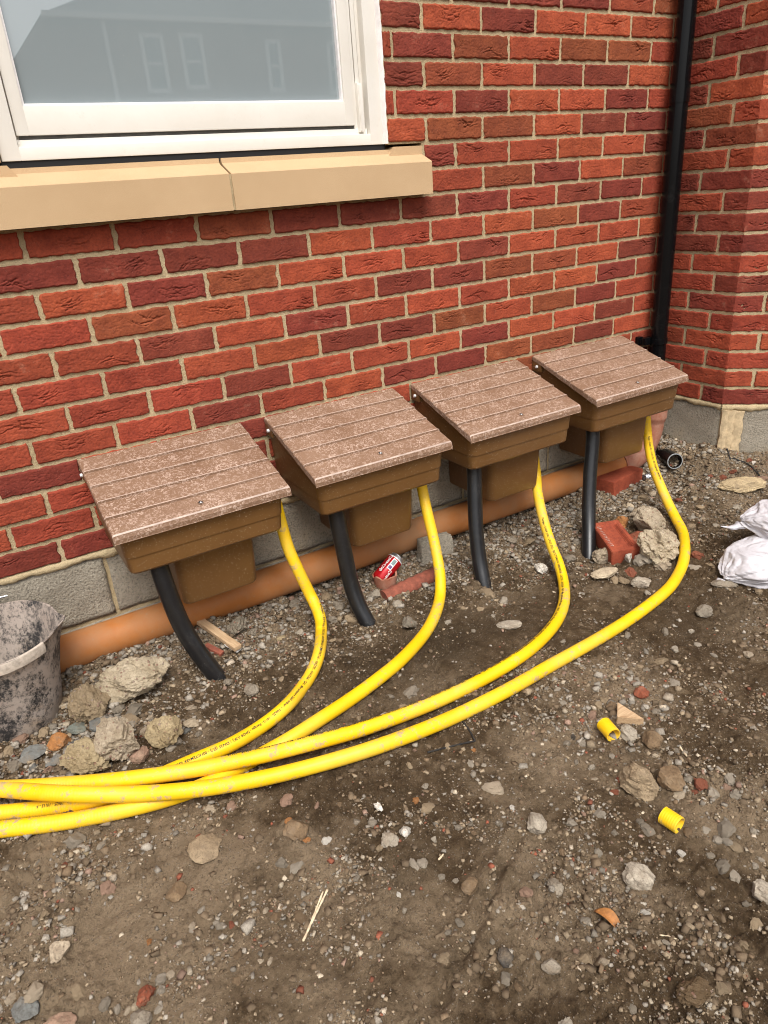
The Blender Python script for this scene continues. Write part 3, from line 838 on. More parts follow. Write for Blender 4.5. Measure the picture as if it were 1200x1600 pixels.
# ragged pale mortar filling the splayed corner below the bricks
pm = MB()
rg = random.Random(3)
for (s0, s1, z0, z1, dp) in ((.002, .030, -.24, -.016, .012), (.026, .060, -.24, -.020, .006), (.056, .088, -.24, -.022, .010)):
    n = 12
    v = []
    for i in range(n + 1):
        zz = ZB + z0 + (z1 - z0) * i / n
        for sx in (s0, (s0 + s1) / 2, s1):
            p = TA @ Vector((sx + rg.uniform(-.004, .004), -dp * (.5 if sx != (s0 + s1) / 2 else 1) + rg.uniform(-.002, .002), 0)); v.append((p.x, p.y, zz))
    for i in range(n + 1):
        zz = ZB + z0 + (z1 - z0) * i / n
        for sx in (s0, (s0 + s1) / 2, s1):
            p = TA @ Vector((sx, .02, 0)); v.append((p.x, p.y, zz))
    k = 3 * (n + 1); f = []
    for i in range(n):
        for c in range(2): f.append([i * 3 + c, i * 3 + c + 1, i * 3 + c + 4, i * 3 + c + 3])
        f.append([i * 3, i * 3 + 3, k + i * 3 + 3, k + i * 3]); f.append([i * 3 + 2, k + i * 3 + 2, k + i * 3 + 5, i * 3 + 5])
    f.append([n * 3, n * 3 + 1, k + n * 3 + 1, k + n * 3]); f.append([n * 3 + 1, n * 3 + 2, k + n * 3 + 2, k + n * 3 + 1])
    pm.addvf(v, f)
tag(add('mortar_fill', pm.mesh('mortar_fill', 50), M['palemortar'], footing), 'pale ragged mortar filling the joint at the bay corner')
# uneven bedding mortar between bricks and blocks
def bed(T, x0, x1, seed):
    n = int((x1 - x0) / .008); v = []; f = []
    for i in range(n + 1):
        xx = x0 + (x1 - x0) * i / n
        w = float(pn(xx * 14, .3, seed)) * .006 + float(pn(xx * 50, .3, seed)) * .003
        for (yy, zz) in ((.003, .004), (-.0035 + w * .4, -.001), (-.004 + w * .5, -.014 + w), (.004, -.021 + w * 1.6)):
            p = T @ Vector((xx, yy, ZB + zz)); v.append(tuple(p))
    for i in range(n):
        for c in range(3): f.append([i * 4 + c, i * 4 + 4 + c, i * 4 + 5 + c, i * 4 + 1 + c])
    return v, f
bm_ = MB(); I4 = Matrix.Identity(4)
bm_.addvf(*bed(I4, -1.0, XEND, 1)); bm_.addvf(*bed(TR, .0, RL - .002, 2)); bm_.addvf(*bed(TA, .002, .9, 3))
add('bedding_mortar', smooth_by_angle(mesh_from('bedding_mortar', bm_.v, bm_.f), 60), M['mortar'], footing)

# ---- window
def win_frame(mb, x0, x1, z0, z1, w, y0, y1, wb=None, bev=.003):
    wb = wb or w
    mb.box(x0, x0 + w, y0, y1, z0, z1, bev); mb.box(x1 - w, x1, y0, y1, z0, z1, bev)
    mb.box(x0 + w - .001, x1 - w + .001, y0 + .0005, y1, z0, z0 + wb, bev); mb.box(x0 + w - .001, x1 - w + .001, y0 + .0005, y1, z1 - w, z1, bev)
WZ0, WZ1 = ZB + 1.052, ZB + WINZ1 - .004
fb = MB(); win_frame(fb, WINX0 + .004, WINX1 - .008, WZ0, WZ1, .044, .018, .09, .030)
window = add('window', fb.mesh('window', 40), M['pvc'], house)
tag(window, 'cream plastic casement window with a grey reflecting pane')
ib = MB(); win_frame(ib, WINX0 + .046, WINX1 - .050, WZ0 + .028, WZ1 - .042, .012, .046, .095, .019, .001)
ib.box(WINX0 + .05, WINX1 - .054, .034, .05, WZ0 + .026, WZ0 + .046, .001)
add('rebate', ib.mesh('rebate', 40), M['pvc'], window)
gb = MB(); gb.box(WINX0 + .058, WINX1 - .062, .040, .08, WZ0 + .0475, WZ0 + .0560, 0)
add('gasket', gb.mesh('gasket'), M['gasket'], window)
sb = MB(); win_frame(sb, WINX0 + .052, WINX1 - .097, WZ0 + .055, WZ1 - .05, .030, .030, .085, .064, .003)
sash = add('sash', sb.mesh('sash', 40), M['pvc'], window)
gl = MB(); win_frame(gl, WINX0 + .0815, WINX1 - .1265, WZ0 + .118, WZ1 - .0795, .006, .036, .06, .006, .0025)
add('glazing_bead', gl.mesh('glazing_bead', 40), M['white'], window)
pb = MB(); pb.box(WINX0 + .080, WINX1 - .125, .050, .066, WZ0 + .117, WZ1 - .078)
add('pane', pb.mesh('pane'), M['pane'], window)
jb = MB(); jb.box(WINX1 - .096, WINX1 - .084, .036, .08, WZ0 + .036, WZ1 - .05, .001); jb.box(WINX1 - .079, WINX1 - .066, .040, .08, WZ0 + .036, WZ1 - .05, .001)
add('jamb_track', jb.mesh('jamb_track', 40), M['pvc'], window)
hb = MB(); hb.box(WINX1 - .084, WINX1 - .068, .022, .05, WZ0 + .036, WZ0 + .165, .002); hb.box(WINX1 - .082, WINX1 - .079, .019, .024, WZ0 + .038, WZ0 + .16, .0005)
add('hinge_cover', hb.mesh('hinge_cover', 40), M['pvc'], window)
# ragged white sealant between frame and brick reveal
v = []; f = []; n = 150
for i in range(n + 1):
    zz = WZ0 + (WZ1 - WZ0) * i / n
    w = .006 + .004 * float(pn(zz * 14, 1.5, 4)) + .002 * float(pn(zz * 60, 1.5, 4))
    for (xx, yy) in ((WINX1 - .0095, .020), (WINX1 - .007, .008), (WINX1 - .007 + w, .001), (WINX1 + .001 + w * .4, .012)): v.append((xx, yy, zz))
for i in range(n):
    for c in range(3): f.append([i * 4 + c, i * 4 + c + 1, i * 4 + c + 5, i * 4 + c + 4])
add('sealant', smooth_by_angle(recalc(mesh_from('sealant', v, f)), 60), M['seal'], window)
db = MB(); db.box(WINX0 + .002, WINX1, .022, .2, ZB + 1.030, WZ0 + .0015)
add('gap', db.mesh('gap'), M['dark'], window)
# sandstone sill: two stones with a weathered slope, a stooled end and an open joint
sill = thing('x', (0, 0, 0), None, None); bpy.data.objects.remove(sill)
def sill_stone(x0, x1, stool0, stool1, seed):
    prof = [(-.050, .902), (-.050, .9935), (-.0485, .9955), (.004, 1.0185), (.010, 1.0235), (.012, 1.036), (.2, 1.036), (.2, .902)]
    mb = MB(); n = len(prof); v = []
    for xx in (x0, x1):
        for (yy, zz) in prof: v.append((xx, yy, ZB + zz))
    f = [[i, (i + 1) % n, n + (i + 1) % n, n + i] for i in range(n)] + [list(range(n)), [n + i for i in range(n)][::-1]]
    mb.addvf(v, f)
    for (sx, sgn) in ((stool0, 1), (stool1, -1)):
        if sx is None: continue
        # level seat for the brickwork, splayed towards the window
        a0 = x0 if sgn == 1 else x1; a1 = sx
        top = 1.0425
        P = [(a0, .002, 1.008), (a1 + .02 * sgn, .002, 1.008), (a1 + .02 * sgn, .002, 1.0155), (a1, .002, top), (a0, .002, top)]
        Q = [(px, .12, pz) for (px, _, pz) in P]
        vv = [(px, py, ZB + pz) for (px, py, pz) in P + Q]
        mb.addvf(vv, [[0, 1, 2, 3, 4], [9, 8, 7, 6, 5]] + [[i, 5 + i, 5 + (i + 1) % 5, (i + 1) % 5] for i in range(5)])
    me = mb.mesh('sill_stone', 30)
    return me
sl = sill_stone(SILLX0, .5455, .01, None, 1); sr = sill_stone(.5525, SILLX1, None, 1.112, 2)
win_sill = add('window_sill', sr, M['sill'], house)
add('sill_stone', sl, M['sill'], win_sill)
jm = MB(); jm.box(.5440, .5540, -.0465, .2, ZB + .9035, ZB + .993); 
add('sill_joint', jm.mesh('sill_joint'), M['mortar'], win_sill)

# ------------------------------------------------------------------ downpipe
dp = thing('downpipe', (2.347, -.062, ZB - .06), 'glossy black round downpipe in the corner beside the bay', 'downpipe')
def dpo(name, mb, mat, par, sm_=40): return add(name, mb.mesh(name, sm_), mat, par)
b = MB(); b.cyl((0, 0, 0), (0, 0, 1), .034, 1.262, 32); dpo('pipe', b, M['gloss'], dp)
b = MB(); b.cyl((0, 0, 1.20), (0, 0, 1), .0365, .065, 32); dpo('coupler', b, M['gloss'], dp)
b = MB(); b.cyl((0, 0, 1.262), (0, 0, 1), .0335, 1.5, 32); dpo('upper_pipe', b, M['gloss'], dp)
b = MB(); b.cyl((0, 0, .304), (0, 0, 1), .0375, .022, 32); b.box(-.068, -.030, .012, .03, .302, .332, .004); b.box(-.070, .068, .030, .0605, .304, .326, .003); b.box(-.075, -.05, .040, .060, .300, .335, .004)
clip = dpo('pipe_clip', b, M['gloss'], dp)
b = MB(); b.cyl((-.060, .0405, .318), (0, -1, 0), .0045, .004, 12); dpo('screw', b, M['steel'], clip)

# ------------------------------------------------------------------ orange drain along the wall, dusty bend up to the downpipe
ocz = ZB - .255
dr = thing('drain_pipe', (.5, -.064, ocz - .055), 'long orange plastic drain pipe lying along the foot of the wall', 'pipe')
C = np.array([(x_, -.064, ocz) for x_ in np.linspace(-.245, 2.18, 90)]) - np.array(dr.location)
V, F = tube(C, .055, 40)
add('pipe', smooth_by_angle(recalc(mesh_from('pipe', V, F)), 40), M['orange'], dr)
C, _ = catmull(np.array([(2.14, -.064, ocz), (2.20, -.064, ocz + .001), (2.265, -.064, ocz + .018), (2.315, -.063, ocz + .062), (2.338, -.062, ocz + .11), (2.345, -.062, ocz + .15), (2.347, -.062, ocz + .215)]), .006)
r = np.full(len(C), .056); r[:7] = .0615; r[-8:] = .064; r[-10:-8] = .060; r[0] = .0605
V, F = tube(C - np.array(dr.location), r, 40)
tag(add('bend', smooth_by_angle(recalc(mesh_from('bend', V, F)), 40), M['bend'], dr), 'dusty reddish bend rising to the downpipe')

# ------------------------------------------------------------------ meter boxes
def rrect(x0, x1, y0, y1, r, n=6, back=True):
    pts = []
    for (cx, cy, a0) in ((x0 + r, y0 + r, 180), (x1 - r, y0 + r, 270)):
        for i in range(n + 1):
            a = RAD(a0 + 90 * i / n); pts.append((cx + r * math.cos(a), cy + r * math.sin(a)))
    pts += [(x1, y1), (x0, y1)]
    return pts
def loft(mb, loops, cap0=True, cap1=True):
    n = len(loops[0]); v = [p for lp in loops for p in lp]; f = []
    for k in range(len(loops) - 1):
        for i in range(n): f.append([k * n + i, k * n + (i + 1) % n, (k + 1) * n + (i + 1) % n, (k + 1) * n + i])
    if cap0: f.append(list(range(n))[::-1])
    if cap1: f.append([(len(loops) - 1) * n + i for i in range(n)])
    mb.addvf(v, f)
LB, LF = (-.006, .297), (-.346, .184)          # lid top at the wall and at its front edge (y, z)
def lid_z(y): return LB[1] + (LF[1] - LB[1]) * (y - LB[0]) / (LF[0] - LB[0])
def make_box(x0, W, label):
    root = thing('meter_box', (x0 + W / 2, 0, ZB), label, 'meter box', 'brown meter boxes on the wall')
    h = W / 2
    # body, seam line two fingers up, rounded lower edge
    mb = MB(); loops = []
    def lp(ix, yf, z, r, slant=False):
        return [(px, py, (lid_z(py) - .012) if slant else z) for (px, py) in rrect(-h + ix, h - ix, yf, -.004, r)]
    for (ix, yf, z, r) in ((.050, -.285, .0455, .018), (.034, -.306, .0465, .022), (.028, -.314, .0490, .024), (.0255, -.3185, .055, .025), (.0220, -.3215, .100, .026), (.0200, -.3245, .1005, .027), (.0185, -.326, .125, .027)):
        loops.append(lp(ix, yf, z, r))
    loops.append(lp(.012, -.330, 0, .027, True))
    loft(mb, loops)
    body = add('body', mb.mesh('body', 28), M['body'], root)
    # hanging housing behind the apron
    mb = MB(); loops = []
    cxs = (.1555 + .388) / 2 - .245
    for (hw, yf, z, r) in ((.092, -.222, -.1325, .018), (.106, -.240, -.1315, .022), (.1125, -.2475, -.127, .024), (.1155, -.2505, -.118, .024), (.121, -.261, .058, .026)):
        loops.append([(px, py, z) for (px, py) in rrect(cxs - hw, cxs + hw, yf, -.004, r)])
    loft(mb, loops)
    add('lower_housing', mb.mesh('lower_housing', 28), M['body'], root)
    # lid: five lapped boards moulded in one piece with a turned-down lip
    mb = MB()
    ts = [0]; nb_ = 5
    prof = []
    sl_ = math.hypot(LF[0] - LB[0], LF[1] - LB[1]); dy, dz = (LF[0] - LB[0]) / sl_, (LF[1] - LB[1]) / sl_
    ny_, nz_ = dz, -dy                              # upward normal of the lid (y, z)
    def at(s, hgt): return (LB[0] + dy * s - ny_ * 0 + (-dz) * 0 + hgt * (ny_ * 1.0) * 1.0, LB[1] + dz * s + hgt * nz_)
    def pt(s, hgt): return (LB[0] + dy * s + hgt * dz, LB[1] + dz * s - hgt * dy)
    bl = sl_ / nb_
    for k in range(nb_):
        s0, s1 = k * bl, (k + 1) * bl
        if k == 0: prof.append(pt(s0, -.003))
        prof.append(pt(s0 + .002, -.0012)); prof.append(pt(s0 + .006, -.0010))
        if k < nb_ - 1:
            prof.append(pt(s1 - .0075, .0010)); prof.append(pt(s1 - .0052, .0030)); prof.append(pt(s1 - .0022, .0030)); prof.append(pt(s1 + .0004, -.0048))
        else:
            prof.append(pt(s1 - .012, .0008)); prof.append(pt(s1 - .006, .0002)); prof.append(pt(s1 - .0018, -.0022)); prof.append(pt(s1, -.0060))
    yb, zbm = pt(sl_, 0)
    prof += [(yb - .0005, zbm - .012), (yb + .0005, zbm - .0245)]
    n = len(prof)
    xs = [-h + .0008, -h + .003, -h + .008, -h * .5, 0, h * .5, h - .008, h - .003, h - .0008]
    drop = [.0028, .0008, 0, 0, 0, 0, 0, .0008, .0028]
    v = []; f = []
    for xi, dr_ in zip(xs, drop):
        for (py, pz) in prof: v.append((xi, py, pz - dr_))
    for a in range(len(xs) - 1):
        for k in range(n - 1): f.append([a * n + k, (a + 1) * n + k, (a + 1) * n + k + 1, a * n + k + 1])
    # side lips, deeper at the hinge, and underside
    base = len(v)
    for sx in (-h, h):
        for k, (py, pz) in enumerate(prof):
            t = k / (n - 1); dd = .017 + .006 * t
            v.append((sx, py, pz - .0045)); v.append((sx, py, min(pz - .006, (lid_z(py) - dd)) if k < n - 2 else zbm - .0245))
    for k in range(n - 1):
        a = base + 2 * k; f.append([k, k + 1, a + 2, a]); f.append([a, a + 2, a + 3, a + 1])
        c = base + 2 * n + 2 * k; q = (len(xs) - 1) * n
        f.append([q + k, c, c + 2, q + k + 1]); f.append([c, c + 1, c + 3, c + 2])
    for k in range(n - 1):
        a = base + 2 * k + 1; c = base + 2 * n + 2 * k + 1; f.append([a, a + 2, c + 2, c])
    q = (len(xs) - 1) * n
    f.append([0, base, base + 1, base + 2 * n + 1, base + 2 * n, q] + [a * n for a in range(len(xs) - 2, 0, -1)])
    f.append([n - 1, base + 2 * n - 2, base + 2 * n - 1]); f.append([q + n - 1, base + 4 * n - 1, base + 4 * n - 2])
    fr = [a * n + n - 1 for a in range(len(xs))]
    f.append(fr + [base + 4 * n - 1, base + 2 * n - 1])
    mb.addvf(v, f)
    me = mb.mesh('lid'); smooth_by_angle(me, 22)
    me.materials.append(M['lid']); me.materials.append(M['ridge_light'])
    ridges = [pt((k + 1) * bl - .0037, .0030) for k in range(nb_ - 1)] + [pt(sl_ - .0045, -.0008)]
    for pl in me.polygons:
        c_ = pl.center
        if pl.normal.z > .2 and any(abs(c_.y - a_) < .0021 for (a_, b_) in ridges): pl.material_index = 1  # highlight on ridge tops and front edge painted as a paler material
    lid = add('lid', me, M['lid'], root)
    # key lock: sunk ring with a pale triangular key
    nv = Vector((0, dz, -dy)); 
    ly = -.312; s = (ly - LB[0]) / dy
    p = pt(s, .0016)
    c = Vector((-.003, p[0], p[1]))
    k = MB(); seg = 24; qn = nv.to_track_quat('Z', 'Y'); vv = []; ff = []
    for (rr, hh) in ((.0085, -.001), (.0085, .0012), (.0062, .0012), (.0062, -.0005)):
        for i in range(seg):
            a = 2 * math.pi * i / seg; vv.append(c + qn @ Vector((rr * math.cos(a), rr * math.sin(a), hh)))
    for r_ in range(3):
        for i in range(seg): ff.append([r_ * seg + i, r_ * seg + (i + 1) % seg, (r_ + 1) * seg + (i + 1) % seg, (r_ + 1) * seg + i])
    k.addvf(vv, ff); lock = add('lock', k.mesh('lock', 40), M['lid'], lid)
    k = MB(); k.cyl(c - nv * .0002, nv, .0062, .0004, 20); add('keyhole', k.mesh('keyhole'), M['dark'], lid)
    k = MB(); k.addvf([c + qn @ Vector(q_) for q_ in ((-.0040, -.0030, .0004), (.0042, -.0022, .0004), (.0004, .0036, .0004), (-.0040, -.0030, .0012), (.0042, -.0022, .0012), (.0004, .0036, .0012))], [[0, 1, 2], [3, 4, 5], [0, 1, 4, 3], [1, 2, 5, 4], [2, 0, 3, 5]])
    add('key_drive', k.mesh('key_drive'), M['steel'], lid)
    # moulded ring in the front corner
    p = pt((-.325 - LB[0]) / dy, .0004); c2 = Vector((-h + .036, p[0], p[1])); k = MB(); vv = []; ff = []
    for i in range(40):
        a = 2 * math.pi * i / 40; d = qn @ Vector((math.cos(a), math.sin(a), 0))
        for (rr, hh) in ((.0125, -.0008), (.0135, .0006), (.0150, .0006), (.0160, -.0008)): vv.append(c2 + d * rr + nv * hh)
    for i in range(40):
        j = (i + 1) % 40
        for r_ in range(3): ff.append([i * 4 + r_, j * 4 + r_, j * 4 + r_ + 1, i * 4 + r_ + 1])
    k.addvf(vv, ff); add('moulded_ring', k.mesh('moulded_ring', 60), M['lid'], lid)
    # hinge lugs with pale screw heads
    for sx in (-1, 1):
        k = MB(); k.box(min(sx * (h - .020), sx * (h - .0015)), max(sx * (h - .020), sx * (h - .0015)), -.052, -.003, .236, .276, .004)
        lug = add('hinge_lug', k.mesh('hinge_lug', 40), M['body'], root)
        k = MB(); k.cyl((sx * (h - .002), -.030, .256), (sx, 0, 0), .0062, .007, 16, .005); add('screw', k.mesh('screw', 40), M['steel'], lug)
    return root
BX = [(-.008, .490, 'brown meter box nearest the black bucket, first of the row of four'),
      (.560, .486, 'brown meter box above the red drink can, second from the bucket'),
      (1.119, .490, 'brown meter box between the second box and the box beside the downpipe'),
      (1.688, .498, 'brown meter box beside the black downpipe, last of the row of four')]
for (x0, W, lab) in BX: make_box(x0, W, lab)

# ------------------------------------------------------------------ ducts and gas hoses
def traced(px, ys, n_air, dz, extra=None):
    """centre line: the first n_air picture points hang from ys to the ground, the rest lie dz above the soil (dz may be a list)"""
    ground = [G(u, v, dz if not isinstance(dz, (list, tuple)) else dz[i]) for i, (u, v) in enumerate(px) if i >= n_air]
    yt = ground[0][1]
    air = []
    for i in range(n_air):
        t = i / n_air
        air.append(onY(*px[i], ys + (yt - ys) * (t ** 1.15)))
    return np.array(([] if extra is None else list(extra)) + air + ground)
DUCTS = [([(247, 880), (262, 925), (283, 975), (307, 1015), (337, 1055), (362, 1088)], -.275, 'thick black duct beside the pale timber offcut, under the first box'),
         ([(527, 812), (537, 860), (548, 910), (560, 945), (574, 972), (588, 1000)], -.275, 'thick black duct left of the red drink can'),
         ([(741, 738), (742, 780), (744, 830), (749, 875), (755, 908), (762, 935)], -.275, 'thick black duct below the third box, right of the concrete slab'),
         ([(926, 690), (922, 740), (920, 790), (920, 830), (920, 866), (921, 890)], -.28, 'thick black duct beside the loose red brick with stamped letters')]
for px, ys, lab in DUCTS:
    q = px[:-1]
    gp = G(*q[-1], 0.0)
    pts = []
    for i, (u, v) in enumerate(q):
        t = i / (len(q) - 1)
        pts.append(onY(u, v, ys + (gp[1] - ys) * t ** 1.3))
    pts = np.array(pts)
    first = pts[0] + np.array([0, .01, .09]) + (pts[0] - pts[1]) * .3
    last = pts[-1] + (pts[-1] - pts[-2]) / np.linalg.norm(pts[-1] - pts[-2]) * .07
    C, s = catmull(np.vstack([first, pts, last]), .012)
    V, F = tube(C - gp, .0258, 28)
    o = add('cable_duct', smooth_by_angle(recalc(mesh_from('cable_duct', V, F)), 40), M['black'], None, gp)
    tag(o, lab, 'duct', 'black ducts under the meter boxes')

HR = .0182
PRINT_END = [9, 0, 9, .47]
HOSES = [
    ([(442, 828), (452, 860), (467, 893), (483, 926), (492, 944), (500, 965), (502, 988), (499, 1018), (490, 1045), (474, 1072), (448, 1103), (410, 1134), (360, 1164), (300, 1190), (250, 1212), (200, 1234), (140, 1252), (70, 1263), (0, 1270), (-70, 1275), (-160, 1280)],
     -.235, 6, HR, 'yellow gas hose from the first box, passing under two other hoses', 0.36, -0.5),
    ([(661, 770), (668, 802), (677, 840), (684, 875), (688, 905), (687, 935), (678, 965), (660, 995), (628, 1030), (592, 1060), (550, 1091), (500, 1124), (450, 1156), (400, 1184), (340, 1217), (280, 1242), (200, 1264), (100, 1284), (0, 1296), (-80, 1304), (-170, 1312)],
     -.225, 5, HR, 'yellow gas hose from the second box, lowest hose at the left edge', None, 0),
    ([(838, 742), (840, 768), (845, 795), (853, 826), (863, 856), (874, 884), (881, 914), (881, 942), (870, 970), (845, 1000), (810, 1028), (760, 1058), (700, 1088), (640, 1113), (560, 1141), (480, 1163), (400, 1183), (300, 1203), (200, 1217), (100, 1226), (20, 1231), (-70, 1232), (-160, 1232)],
     -.20, 6, [HR] * 13 + [HR + .004, HR + .012, HR + .022, HR + .030, HR + .034, HR + .034, HR + .032, HR + .030, HR + .02, HR + .01], 'yellow gas hose from the third box with print along its top', 0.30, 0.35),
    ([(1012, 682), (1015, 705), (1021, 730), (1030, 754), (1043, 784), (1056, 810), (1067, 832), (1070, 855), (1068, 877), (1060, 897), (1046, 918), (1020, 941), (980, 970), (930, 1001), (860, 1040), (790, 1080), (700, 1124), (600, 1163), (500, 1194), (400, 1218), (300, 1234), (200, 1241), (100, 1240), (0, 1233), (-80, 1226), (-170, 1218)],
     -.20, 7, [HR] * 17 + [HR + .003, HR + .010, HR + .020, HR + .030, HR + .036, HR + .037, HR + .036, HR + .034, HR + .034], 'yellow gas hose from the box by the downpipe, foremost and topmost', 0.10, -0.1)]
LEGEND = 'Flexigas - DN28 (UK) / DN25 (EU) - BSI KITEMARK KM598726 - GAS.DE - EN15266 - GAS - Max pressure 500 mbar - 10625 - 1011S - '
def text_tris(txt, size):
    cu = bpy.data.curves.new('t', 'FONT'); cu.body = txt; cu.size = size; cu.resolution_u = 2; cu.offset = size * .018
    ob = bpy.data.objects.new('t', cu); link(ob)
    bpy.context.view_layer.update()
    me = ob.to_mesh()
    bm = bmesh.new(); bm.from_mesh(me)
    ob.to_mesh_clear(); bpy.data.objects.remove(ob); bpy.data.curves.remove(cu)
    bmesh.ops.triangulate(bm, faces=bm.faces)
    for hh in (-.1, .15, .4, .62):
        bmesh.ops.bisect_plane(bm, geom=list(bm.verts) + list(bm.edges) + list(bm.faces), plane_co=(0, hh * size, 0), plane_no=(0, 1, 0))
    bm.verts.index_update()
    v = np.array([x_.co[:] for x_ in bm.verts]); f = [[x_.index for x_ in q.verts] for q in bm.faces]; bm.free()
    return v, f
for hi, (px, ys, na, dz, lab, s0, phi) in enumerate(HOSES):
    C0 = traced(px, ys, na, dz)
    up = C0[0] + np.array([-.005, .012, .085]) + (C0[0] - C0[1]) * .15
    C, s = catmull(np.vstack([up, C0]), .0022)
    base = C0[na].copy(); base[2] -= HR
    ribs = .00028 * np.cos(2 * np.pi * s / .0072) * (0.25 + 0.75 * np.exp(-s / .45)) + .0002 * np.cos(2 * np.pi * s / .0072) * (s > s[-1] - .5)
    V, F = tube(C - base, HR + ribs, 22)
    root = thing('gas_hose', base, lab, 'hose', 'yellow gas hoses')
    sheath = add('sheath', smooth_by_angle(recalc(mesh_from('sheath', V, F)), 50), M['hose'], root)
    if s0 is not None:
        size = .0098
        tv, tf = text_tris((LEGEND * 3)[:int((min(s[-1], PRINT_END[hi]) - s0 - .05) / (size * .56))], size)
        T, N, B = frames(C)
        L = tv[:, 0] + s0; L = np.clip(L, 0, s[-1] - .01)
        Ci = np.stack([np.interp(L, s, C[:, k]) for k in range(3)], 1)
        Ni = np.stack([np.interp(L, s, N[:, k]) for k in range(3)], 1); Bi = np.stack([np.interp(L, s, B[:, k]) for k in range(3)], 1)
        Ti = np.stack([np.interp(L, s, T[:, k]) for k in range(3)], 1)
        # letters stand upright to someone who looks from the far end of the hose
        up_w = np.array([0, 0, 1.0]) - Ti * Ti[:, 2:3]
        up_w /= np.maximum(1e-6, np.linalg.norm(up_w, axis=1))[:, None]
        side = np.cross(up_w, Ti)
        ang = phi - (tv[:, 1] - .0034) / HR
        rr = HR + .0007
        # near vertical runs have no top: fall back to the side that faces away from the wall
        flat = np.clip(np.hypot(Ti[:, 0], Ti[:, 1]), 0, 1)
        P = Ci + rr * (np.cos(ang)[:, None] * up_w - np.sin(ang)[:, None] * side * 1.0)
        pm_ = mesh_from('print', P - base, tf)
        add('print', pm_, M['prnt'], root)

# ------------------------------------------------------------------ rocks
ICO = {}
def ico(sub):
    if sub not in ICO:
        bm = bmesh.new(); bmesh.ops.create_icosphere(bm, subdivisions=sub, radius=1)
        bm.verts.index_update()
        ICO[sub] = (np.array([v_.co[:] for v_ in bm.verts]), [[v_.index for v_ in f_.verts] for f_ in bm.faces]); bm.free()
    return ICO[sub]
def rock_verts(sub, seed, round_=0.5, rough=0.1, dims=(1, 1, 1)):
    rs = np.random.RandomState(seed)
    v, f = ico(sub); v = v.copy()
    # cut facets
    for _ in range(int(6 + 10 * (1 - round_))):
        n = rs.normal(size=3); n /= np.linalg.norm(n)
        d = rs.uniform(.55, .92) + .25 * round_
        over = np.maximum(0, v @ n - d); v = v - over[:, None] * n * .96
    r = 1 + rough * (.8 * fbm(v[:, 0] + v[:, 2] * .7, v[:, 1] - v[:, 2] * .6, 1.5, 3, seed % 50) + .7 * fbm(v[:, 2] + .3 * v[:, 0], v[:, 0] * .8 + v[:, 1] * .5, 4.5, 4, seed % 37, .65))
    v = v * r[:, None] * np.array(dims)
    return v, f
PEB = [mesh_from('pebble', *rock_verts(3, 40 + k, [.45, .15, .0, .6, .25, .1][k % 6], .20, (1, .75 + .04 * (k % 5), .55 + .05 * (k % 4))), True) for k in range(14)]
for k, me in enumerate(PEB):
    me.materials.append(M['stone'])
    smooth_by_angle(me, 26)
SC = dict(pale=(.46, .38, .285), cream=(.54, .45, .33), yellow=(.48, .38, .235), tan=(.34, .26, .17), grey=(.26, .225, .18), lgrey=(.37, .325, .265), brown=(.20, .135, .08), orange=(.38, .17, .06), pink=(.32, .205, .15), red=(.25, .075, .042), slate=(.165, .170, .165), green=(.21, .23, .205), dark=(.07, .062, .055), white=(.66, .62, .56), soil=(.150, .106, .066))
used = 0
def size_from(u, v, wpx):
    P = G(u, v); return P, wpx * depth(P) / FPX
def rock(name, u, v, w, h, col, label, cat, kind='lump', sink=.25, sub=4, round_=.4, rough=.16, seed=None, yaw=None, group=None, high=None):
    """one stone of its own, w x h picture pixels across"""
    P, wm = size_from(u, v + h * .30, w)
    seed = seed or int(u * 7 + v * 3)
    rg_ = random.Random(seed)
    vert = h / w
    hz = high if high else (min(.95, max(.60, vert * 1.15)) if kind == 'lump' else min(.85, max(.40, vert * .95)))
    dims = (wm / 2, wm / 2 * min(1.1, max(.55, vert * 1.25)), wm / 2 * hz)
    vv, ff = rock_verts(sub, seed, round_, rough, dims)
    me = mesh_from(name, vv, ff, True)
    if kind != 'lump' or True: smooth_by_angle(me, 35)
    o = add(name, me, M['lump'] if kind == 'lump' else M['stone'], None, (P[0], P[1], gh(P[0], P[1]) + dims[2] * (1 - 2 * sink)))
    a = math.atan2(ROT[1, 0], ROT[0, 0])
    o.rotation_euler = (rg_.uniform(-.15, .15), rg_.uniform(-.15, .15), a + (yaw if yaw is not None else rg_.uniform(-.5, .5)))
    b = SC[col]; f_ = rg_.uniform(.9, 1.1); o.color = (b[0] * f_, b[1] * f_, b[2] * f_, 1)
    tag(o, label, cat, group)
    return o
L_ = 'lump'; S_ = 'stone'
